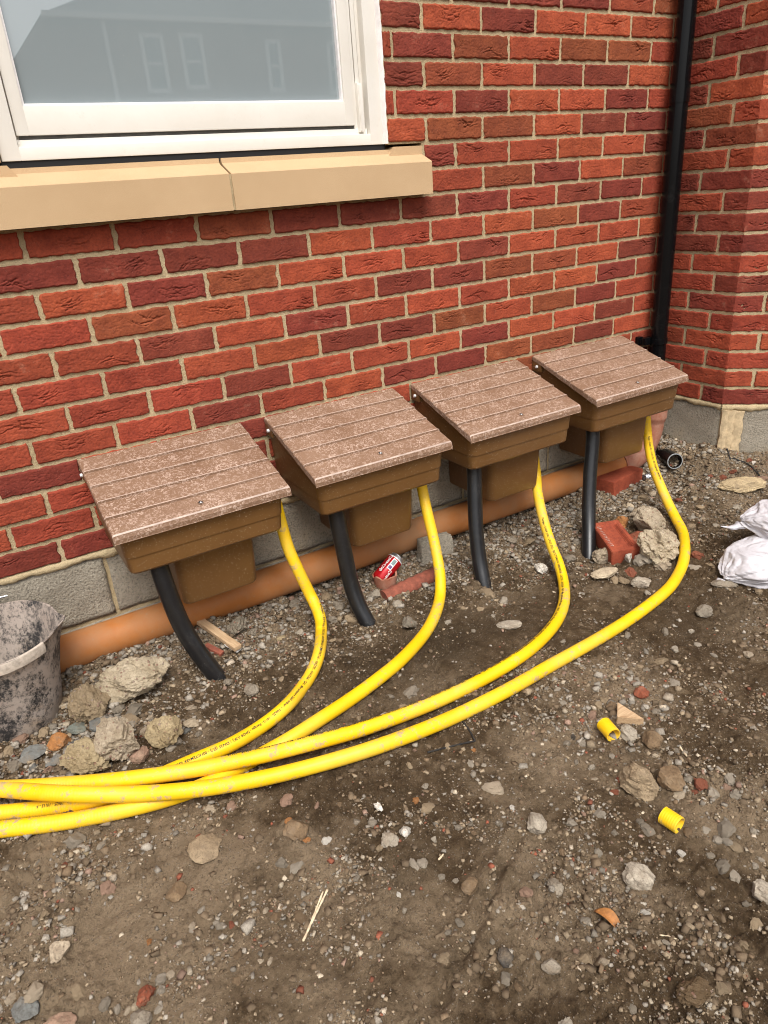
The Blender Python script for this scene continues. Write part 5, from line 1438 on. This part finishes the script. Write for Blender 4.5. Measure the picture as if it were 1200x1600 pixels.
# ------------------------------------------------------------------ loose bricks, slab, clay ring, can
def loose_brick(name, corner_px, along_px, label, zc=0.0, frog=True, dims=(.215, .1025, .065), tilt=(0, 0), text=False, yaw=None):
    P = G(*corner_px); Q = G(*along_px)
    a = math.atan2(Q[1] - P[1], Q[0] - P[0]) if yaw is None else yaw
    root = thing(name, (P[0], P[1], gh(P[0], P[1]) + zc), label, 'brick')
    root.rotation_euler = (tilt[0], tilt[1], a)
    L, W, H = dims
    bm = bmesh.new(); bmesh.ops.create_cube(bm, size=1)
    for v_ in bm.verts: v_.co = Vector((v_.co.x * L, v_.co.y * W, v_.co.z * H + H / 2))
    if frog:
        top = max(bm.faces, key=lambda q: q.calc_center_median().z)
        r_ = bmesh.ops.inset_individual(bm, faces=[top], thickness=.022)
        for v_ in top.verts: v_.co.x *= .96
        r2 = bmesh.ops.inset_individual(bm, faces=[top], thickness=.012)
        for v_ in top.verts: v_.co.z -= .012
    bmesh.ops.bevel(bm, geom=[e_ for e_ in bm.edges], offset=.0022, segments=2, affect='EDGES')
    bmesh.ops.subdivide_edges(bm, edges=[e_ for e_ in bm.edges if e_.calc_length() > .02], cuts=3, use_grid_fill=True)
    for v_ in bm.verts:
        k = float(pn(v_.co.x * 40, v_.co.y * 40 + v_.co.z * 31, 3)); v_.co += Vector((k, k * .7, -k * .5)) * .0009
    me = bpy.data.meshes.new('fired_clay'); bm.to_mesh(me); bm.free(); smooth_by_angle(me, 35)
    o = add('fired_clay', me, M['brick'], root); o.color = (.32, .075, .038, 1)
    if text:
        # worn pale strokes, no longer legible
        rg_ = random.Random(12); V = []; tf = []
        def quad(cx, cy, w, h, sk):
            k = len(V); V.extend([(cx - w, cy - h, 0), (cx + w, cy - h, 0), (cx + w + sk, cy + h, 0), (cx - w + sk, cy + h, 0)]); tf.append([k, k + 1, k + 2, k + 3])
        for i in range(13):
            cx = -.072 + i * .0115
            quad(cx, -.036 + rg_.uniform(-.001, .001), .0011, rg_.uniform(.004, .0075), rg_.uniform(-.001, .002))
            if rg_.random() < .55: quad(cx + .0035, -.036 + rg_.choice([-.005, .004, 0]), .0026, .0010, 0)
        V = np.array(V); V[:, 2] = H + .0006
        add('stamped_letters', mesh_from('stamped_letters', V, tf), plain('pale_dust_in_letters', (.46, .36, .30), .95, 0, 90, .3), root)
    return root
# stamped brick: top-face corners in the picture give its lie
zt_ = gh(1.55, -.5) + .072
ct = [onZ(u, v_, zt_) for (u, v_) in ((930, 816), (956, 809), (1002, 856), (963, 863))]
cen = sum(ct) / 4; ax = (ct[3] + ct[2]) / 2 - (ct[0] + ct[1]) / 2
lb = loose_brick('loose_brick', (965, 850), (970, 860), 'loose red brick with stamped letters beside the fourth black duct', frog=True, text=True, yaw=math.atan2(ax[1], ax[0]))
lb.location = (cen[0], cen[1], zt_ - .0655); lb.rotation_euler[0] = .05; lb.rotation_euler[1] = .06
p0, p1 = G(958, 776), G(1008, 750)
a2 = math.atan2(p1[1] - p0[1], p1[0] - p0[0]); nvec = np.array([-math.sin(a2), math.cos(a2), 0])
dirn = np.array([math.cos(a2), math.sin(a2), 0])
c2 = p0 + dirn * .1075 + nvec * .051
o2 = loose_brick('loose_brick', (960, 760), (980, 760), 'loose red brick wedged under the end of the orange drain pipe', frog=False, yaw=a2)
o2.location = (c2[0], c2[1], min(gh(c2[0], c2[1]), p0[2]) - .004)
# length of red clay pipe half buried in front of the can
C = np.stack([np.linspace(.795, 1.02, 24), np.linspace(-.268, -.258, 24), np.linspace(-.010, .000, 24)], 1)
root = thing('clay_pipe', (.795, -.266, -.02), 'half buried red clay pipe piece in front of the drink can', 'clay pipe')
V, F = tube(C - np.array(root.location), .030 + .0012 * np.sin(np.arange(24) * 1.7), 28)
add('pipe', smooth_by_angle(recalc(mesh_from('pipe', V, F)), 40), M['clay'], root)
# concrete slab standing against the drain pipe
root = thing('concrete_slab', (1.085, -.160, -.05), 'rough grey concrete slab standing behind the second yellow hose', 'slab')
mb = MB(); mb.box(-.070, .062, -.024, .018, 0, .140, .006)
bm = bmesh.new(); me = mb.mesh('slab'); bm.from_mesh(me)
bmesh.ops.subdivide_edges(bm, edges=bm.edges, cuts=4, use_grid_fill=True)
for v_ in bm.verts:
    k = float(fbm(v_.co.x + v_.co.y, v_.co.z, 25, 3, 8)); v_.co += Vector((k, -k * .5, k * .6)) * .005
bm.to_mesh(me); bm.free(); smooth_by_angle(me, 45)
add('concrete', me, M['block'], root, rot=(-.06, .06, -.05))

# broken clay pipe ring and the can lying in it
rt = thing('clay_ring', (.846, -.196, -.004), 'broken pinkish clay pipe collar holding the red can', 'clay pipe')
seg = 48; v = []; f = []
for i in range(seg + 1):
    a = 2 * math.pi * i / seg
    top = .042 + .006 * float(pn(a * 3, .2, 5)) + .004 * float(pn(a * 9, .2, 6))
    for (r, z) in ((.037, 0), (.040, top * .5), (.0430, top), (.0375, top + .001), (.034, top * .5), (.031, .004)): v.append((r * math.cos(a), r * math.sin(a), z))
for i in range(seg):
    for k in range(5): f.append([i * 6 + k, i * 6 + 6 + k, i * 6 + 7 + k, i * 6 + 1 + k])
me = mesh_from('ring', v, f); bm = bmesh.new(); bm.from_mesh(me); bmesh.ops.remove_doubles(bm, verts=bm.verts, dist=1e-6); bmesh.ops.recalc_face_normals(bm, faces=bm.faces); bm.to_mesh(me); bm.free(); smooth_by_angle(me, 50)
add('collar', me, M['bend'], rt)
# can: axis given by two picture points
pa, pb_ = onY(600, 896, -.192), onY(623, 868, -.176)
ax = Vector(pb_ - pa).normalized()
ct_ = thing('drink_can', tuple(pa - np.array(ax) * .034), 'red drink can with white script and a barcode label, lying in a clay collar', 'can')
ct_.rotation_mode = 'QUATERNION'
zax = ax
vdir = Vector(CAM - np.array(pa)).normalized()
xax = (vdir - vdir.dot(zax) * zax).normalized(); yax = zax.cross(xax)
ct_.rotation_quaternion = Matrix((xax, yax, zax)).transposed().to_quaternion()
CR = .0285
b = MB(); b.lathe([(.0, .004), (.018, .004), (.0205, .0), (.0225, .002), (CR, .010), (CR, .098)], (0, 0, 0), 40); body_ = add('can_body', b.mesh('can_body', 40), M['red'], ct_)
b = MB(); b.lathe([(CR, .098), (CR, .0995), (.0250, .1075), (.0245, .110), (.0252, .1115), (.0240, .1122), (.0230, .1085), (0, .1085)], (0, 0, 0), 40); add('can_top', b.mesh('can_top', 30), M['alu'], ct_)
b = MB(); b.lathe([(CR + .0002, .0955), (CR + .0003, .0965), (CR + .0003, .0978), (CR + .0002, .0985)], (0, 0, 0), 40); add('rim_band', b.mesh('rim_band'), M['white'], ct_)
def can_patch(name, a0, a1, z0, z1, mat, off=.0004):
    v = []; f = []; n = 8
    for i in range(n + 1):
        a = RAD(a0 + (a1 - a0) * i / n)
        for zz in (z0, z1): v.append(((CR + off) * math.cos(a), (CR + off) * math.sin(a), zz))
    for i in range(n): f.append([2 * i, 2 * i + 2, 2 * i + 3, 2 * i + 1])
    return add(name, mesh_from(name, v, f, True), mat, ct_)
can_patch('label', -12, 22, .048, .092, M['white'])
can_patch('barcode', -8, 17, .068, .089, M['teal'], .0007)
can_patch('symbol', -8, 17, .051, .063, M['purple'], .0007)
tv, tf = text_tris('Coca-Cola', .030)
# sweeping script along the can, sheared like handwriting
x_ = tv[:, 0]; yy = tv[:, 1] + .0
x_ = x_ + yy * .35
zz = .098 - x_ * .55; an = RAD(-28) - yy * .55 / CR
V = np.stack([(CR + .0006) * np.cos(an), (CR + .0006) * np.sin(an), zz], 1)
add('script', mesh_from('script', V, tf), M['white'], ct_)
zz = .052 - x_ * .5; an = RAD(36) - yy * .5 / CR
V = np.stack([(CR + .0006) * np.cos(an), (CR + .0006) * np.sin(an), np.clip(zz, .012, .09)], 1)
add('script', mesh_from('script', V, tf), M['white'], ct_)

# ------------------------------------------------------------------ black pipe stub by the bay
root = thing('pipe_offcut', (2.322, -.222, ZB - .243), 'short black pipe end sticking out of the rubble by the bay', 'pipe')
axv = np.array([-.46, -.88, .10]); axv /= np.linalg.norm(axv)
seg = 40; v = []; f = []
q = Vector(axv).to_track_quat('Z', 'Y')
for (r, h_) in ((.034, -.20), (.034, .0), (.0325, .001), (.0305, .0), (.0305, -.16)):
    for i in range(seg):
        a = 2 * math.pi * i / seg; v.append(q @ Vector((r * math.cos(a), r * math.sin(a), h_)))
for k in range(4):
    for i in range(seg): f.append([k * seg + i, k * seg + (i + 1) % seg, (k + 1) * seg + (i + 1) % seg, (k + 1) * seg + i])
f.append([4 * seg + i for i in range(seg)])
add('pipe', smooth_by_angle(recalc(mesh_from('pipe', v, f)), 40), M['gloss'], root)
b = MB(); v = []; f = []
for (r, h_) in ((.0342, -.001), (.0348, .0010), (.0336, .0030), (.0306, .0026)):
    for i in range(seg):
        a = 2 * math.pi * i / seg; v.append(q @ Vector((r * math.cos(a), r * math.sin(a), h_)))
for k in range(3):
    for i in range(seg): f.append([k * seg + i, k * seg + (i + 1) % seg, (k + 1) * seg + (i + 1) % seg, (k + 1) * seg + i])
add('cut_edge', smooth_by_angle(recalc(mesh_from('cut_edge', v, f)), 60), plain('grey_cut_edge', (.30, .31, .31), .6), root)

# ------------------------------------------------------------------ small litter
# pale timber offcut and a reddish one
def stick(name, a, b, w, h, mat, label, cat, lift=.006):
    A, B = G(*a), G(*b); A[2] = gh(A[0], A[1]) + lift; B[2] = gh(B[0], B[1]) + lift
    up_ = max(0, max(gh(*(A + (B - A) * t)[:2]) + h * .3 - (A + (B - A) * t)[2] for t in np.linspace(0, 1, 14)))
    A[2] += up_; B[2] += up_
    d = Vector(B - A); L = d.length
    mb = MB(); mb.box(-L / 2, L / 2, -w / 2, w / 2, -h / 2, h / 2, min(w, h) * .12)
    me = mb.mesh(name, 40)
    o = add(name, me, mat, None, tuple((A + B) / 2)); o.rotation_mode = 'QUATERNION'
    o.rotation_quaternion = d.to_track_quat('X', 'Z')
    return tag(o, label, cat)
stick('timber_offcut', (302, 972), (374, 1024), .026, .014, M['wood'], 'pale timber batten lying behind the first black duct', 'wood', .022)
stick('timber_offcut', (322, 1012), (348, 1026), .018, .012, M['clay'], 'short reddish stick under the pale timber batten', 'wood', .006)
stick('flat_chip', (355, 1010), (375, 1022), .02, .006, M['stone'], 'grey chip at the end of the pale timber batten', 'chip', .006)
# wedge of sawn wood
P = G(985, 1135)
W_ = [onZ(u, v_, P[2] + .024) for (u, v_) in ((965, 1096), (964, 1119), (1007, 1123))]
bm = bmesh.new()
top = [bm.verts.new(Vector(p - P)) for p in W_]
bot = [bm.verts.new(Vector(p - P) - Vector((0, 0, .028))) for p in W_]
bm.faces.new(top); bm.faces.new(bot[::-1])
for i in range(3): bm.faces.new([top[i], bot[i], bot[(i + 1) % 3], top[(i + 1) % 3]])
bmesh.ops.recalc_face_normals(bm, faces=bm.faces); bmesh.ops.bevel(bm, geom=list(bm.edges), offset=.0018, segments=2, affect='EDGES')
me = bpy.data.meshes.new('wood_wedge'); bm.to_mesh(me); bm.free(); smooth_by_angle(me, 40)
tag(add('wood_wedge', me, M['wood'], None, tuple(P)), 'triangular sawn wood offcut on the soil at right', 'wood')
# two cut ends of yellow hose
def hose_end(a, b, label):
    A, B = G(*a, HR * 1.1), G(*b, HR * 1.1)
    zz_ = max(gh(*(A + (B - A) * t)[:2]) for t in np.linspace(0, 1, 6)) + HR * .92
    A = onZ(*a, zz_); B = onZ(*b, zz_)
    n = 30; C = np.linspace(A, B, n); mid = (A + B) / 2
    s_ = np.linspace(0, np.linalg.norm(B - A), n)
    T, N, Bn = frames(C)
    seg = 26; v = []; f = []
    rings = [(i, HR + .0003 * math.cos(2 * math.pi * s_[i] / .005)) for i in range(n)] + [(n - 1, HR - .0022)] + [(i, HR - .0026) for i in range(n - 1, -1, -6)] + [(0, HR - .0022), (0, HR)]
    for (i, r) in rings:
        for k in range(seg):
            an = 2 * math.pi * k / seg; v.append(C[i] - mid + r * (math.cos(an) * N[i] + math.sin(an) * Bn[i] * 1.02))
    for j in range(len(rings) - 1):
        for k in range(seg): f.append([j * seg + k, j * seg + (k + 1) % seg, (j + 1) * seg + (k + 1) % seg, (j + 1) * seg + k])
    o = add('hose_offcut', smooth_by_angle(recalc(mesh_from('hose_offcut', v, f)), 45), M['hose'], None, tuple(mid))
    tag(o, label, 'hose offcut', 'yellow hose offcuts')
hose_end((943, 1131), (959, 1149), 'short yellow hose offcut beside the triangular wood offcut')
hose_end((1036, 1273), (1062, 1290), 'short yellow hose offcut lying alone at the right, lower of the two')
# split straw-like sliver
def sliver(pts, r, name, mat, label, cat, lift=.004, seg=8):
    C0 = []
    pts = [(pts[i][0] + (pts[i + 1][0] - pts[i][0]) * t, pts[i][1] + (pts[i + 1][1] - pts[i][1]) * t) for i in range(len(pts) - 1) for t in (0, .34, .67)] + [pts[-1]]
    for (u, v_) in pts:
        p = G(u, v_); p[2] = gh(p[0], p[1]) + lift; C0.append(p)
    C, s_ = catmull(np.array(C0), .004)
    base = C[0].copy()
    V, F = tube(C - base, r * (1 + .2 * np.sin(s_ * 300)), seg)
    return name, mesh_from(name, V, F, True), mat, base, label, cat
root = thing('wood_sliver', G(473, 1472), 'pale split wood sliver lying on the soil at lower centre', 'wood sliver')
bs = np.array(root.location)
for pts, r in (([(474, 1473), (487, 1445), (500, 1418), (512, 1393)], .0022), ([(476, 1470), (488, 1440), (497, 1417), (505, 1396)], .0020)):
    nm, me, mt, base, _, _ = sliver(pts, r, 'splinter', M['straw'], '', '', .005)
    add('splinter', me, mt, root, tuple(base - bs))
def lay(pts, r, name, mat, label, cat, lift=.003):
    nm, me, mt, base, l_, c_ = sliver(pts, r, name, mat, label, cat, lift)
    tag(add(nm, me, mt, None, tuple(base)), l_, c_)
lay([(668, 1177), (695, 1170), (720, 1164), (742, 1159), (735, 1145), (726, 1132), (712, 1116), (708, 1105)], .0022, 'cable_tie', M['twig'], 'thin black strip bent at a corner under the last two hoses', 'strip', .003)
lay([(1135, 706), (1142, 716), (1155, 722), (1172, 728), (1180, 738), (1190, 748)], .0028, 'twig', M['twig'], 'thin black forked twig on the rubble by the bay corner', 'twig', .006)
lay([(862, 822), (885, 824), (905, 830), (912, 836)], .0022, 'twig', M['twig'], 'thin dark twig between the third hose and the fourth duct', 'twig', .004)
lay([(1062, 1168), (1068, 1177), (1073, 1183)], .0020, 'wood_chip', M['straw'], 'tiny cream wood chip near the triangular wood offcut', 'wood chip', .003)
lay([(1030, 1462), (1045, 1464), (1060, 1470)], .0012, 'root', M['straw'], 'thin pale rootlet right of the dry leaf', 'root', .002)
lay([(685, 1345), (690, 1340), (693, 1336)], .0020, 'wood_chip', M['straw'], 'small pale splinter right of the light grey pair of stones', 'wood chip', .003)
# dry leaf, curled
P = G(952, 1442)
v = []; f = []
for i in range(11):
    t = i / 10; w = .011 * math.sin(math.pi * min(1, t * .95 + .05)) ** .8
    for k in range(5):
        s_ = (k - 2) / 2
        v.append(((t - .5) * .062, s_ * w, .010 * (s_ ** 2) * math.sin(math.pi * t) + .008 * math.sin(t * 4) + .004))
for i in range(10):
    for k in range(4): f.append([i * 5 + k, i * 5 + 5 + k, i * 5 + 6 + k, i * 5 + 1 + k])
me = mesh_from('dry_leaf', v, f, True)
o = add('dry_leaf', me, M['leaf'], None, tuple(P), (0, 0, ya - .85)); tag(o, 'curled orange dry leaf on the soil at lower right', 'leaf')
so = o.modifiers.new('thickness', 'SOLIDIFY'); so.thickness = .0006
# white scraps, foil
rock('plastic_scrap', 592, 1258, 15, 26, 'white', 'white broken plastic scrap below the hoses', 'scrap', S_, .05, 3, .1, .3)
rock('foil_scrap', 1011, 746, 16, 14, 'white', 'crumpled silver foil beside the brick under the drain', 'foil', S_, .05, 3, .0, .35).data.materials[0] = M['foil']
rock('white_shard', 633, 1298, 13, 24, 'white', 'white elongated shard above the light grey stone', 'shard', S_, .1, 3, .3, .15)

# ------------------------------------------------------------------ the house across the road, seen as a reflection in the pane
D_ = 18.0
def refl(u, v_, D=D_):
    d = ray(u, v_); h_ = onY(u, v_, .050); d = d * np.array([1, -1, 1]); return h_ + (-D - h_[1]) / d[1] * d
oh = thing('opposite_house', (6, -D_, 0), 'house with white sash windows seen reflected in the window pane', 'house')
def oadd(name, mb, mat, par=oh, sm_=None):
    me = mb.mesh(name, sm_)
    for v_ in me.vertices: v_.co -= Vector((6, -D_, 0))
    return add(name, me, mat, par)
c0 = refl(66, 24); c1 = refl(115, 0); c2_ = refl(18, 105); gz = refl(250, 29)[2]
slope = (c0[2] - c2_[2]) / (c0[0] - c2_[0])
xl = c0[0] - (c0[2] - 1.8) / slope
poly = [(c0[0], c0[2]), (xl, 1.8), (xl, 0), (14, 0), (14, c0[2])]
mb = MB(); n = len(poly)
mb.addvf([(x_, -D_, z_) for x_, z_ in poly] + [(x_, -D_ - 6, z_) for x_, z_ in poly], [list(range(n)), [n + i for i in range(n)][::-1]] + [[i, n + i, n + (i + 1) % n, (i + 1) % n] for i in range(n)])
oadd('wall', mb, M['farwall'])
sl2 = (c1[2] - c0[2]) / (c1[0] - c0[0])
rz = c0[2] + sl2 * 6.0
mb = MB()
mb.addvf([(c0[0] - .05, -D_ + .25, c0[2]), (14.2, -D_ + .25, c0[2]), (14.2, -D_ - 3, rz), (c0[0] + 6.0, -D_ - 3, rz), (c0[0] - .05, -D_ - 6.2, c0[2]), (14.2, -D_ - 6.2, c0[2])],
         [[0, 1, 2, 3], [0, 3, 4], [3, 2, 5, 4], [0, 4, 5, 1], [1, 5, 2]])
roof = oadd('roof', mb, M['roof'])
mb = MB(); mb.box(c0[0] - .05, 14.2, -D_ + .14, -D_ + .30, gz - .10, gz + .02, .02); gut = oadd('gutter', mb, M['farwhite'])
t0, t1 = refl(158, 30), refl(172, 152)
mb = MB(); mb.cyl((t0[0], -D_ + .10, .1), (0, 0, 1), .05, t0[2] - .1, 12); oadd('downpipe', mb, M['farwhite'])
for (a_, b_) in (((215, 52), (267, 146)), ((277, 52), (326, 140)), ((412, 62), (444, 144)), ((508, 65), (545, 148))):
    p, q_ = refl(*a_), refl(*b_)
    x0_, x1_, z1_, z0_ = p[0], q_[0] + .02, p[2], q_[2]
    mb = MB()
    for (bx0, bx1, bz0, bz1) in ((x0_, x0_ + .09, z0_, z1_), (x1_ - .09, x1_, z0_, z1_), (x0_ + .08, x1_ - .08, z0_, z0_ + .10), (x0_ + .08, x1_ - .08, z1_ - .09, z1_), (x0_ + .08, x1_ - .08, (z0_ + z1_) / 2 - .03, (z0_ + z1_) / 2 + .03)):
        mb.box(bx0, bx1, -D_ + .01, -D_ + .06, bz0, bz1)
    w_ = oadd('window', mb, M['farwhite'])
    mb = MB(); mb.box(x0_ + .05, x1_ - .05, -D_ + .004, -D_ + .02, z0_ + .05, z1_ - .05); oadd('pane', mb, M['farglass'], w_)
print('pebbles', PBN, 'bricks', len([o for o in bpy.data.objects if o.name.startswith('brick') and o.type == 'MESH']), 'spare', len(spare))

print('triangles', sum(len(p_.vertices) - 2 for m_ in bpy.data.meshes for p_ in m_.polygons))
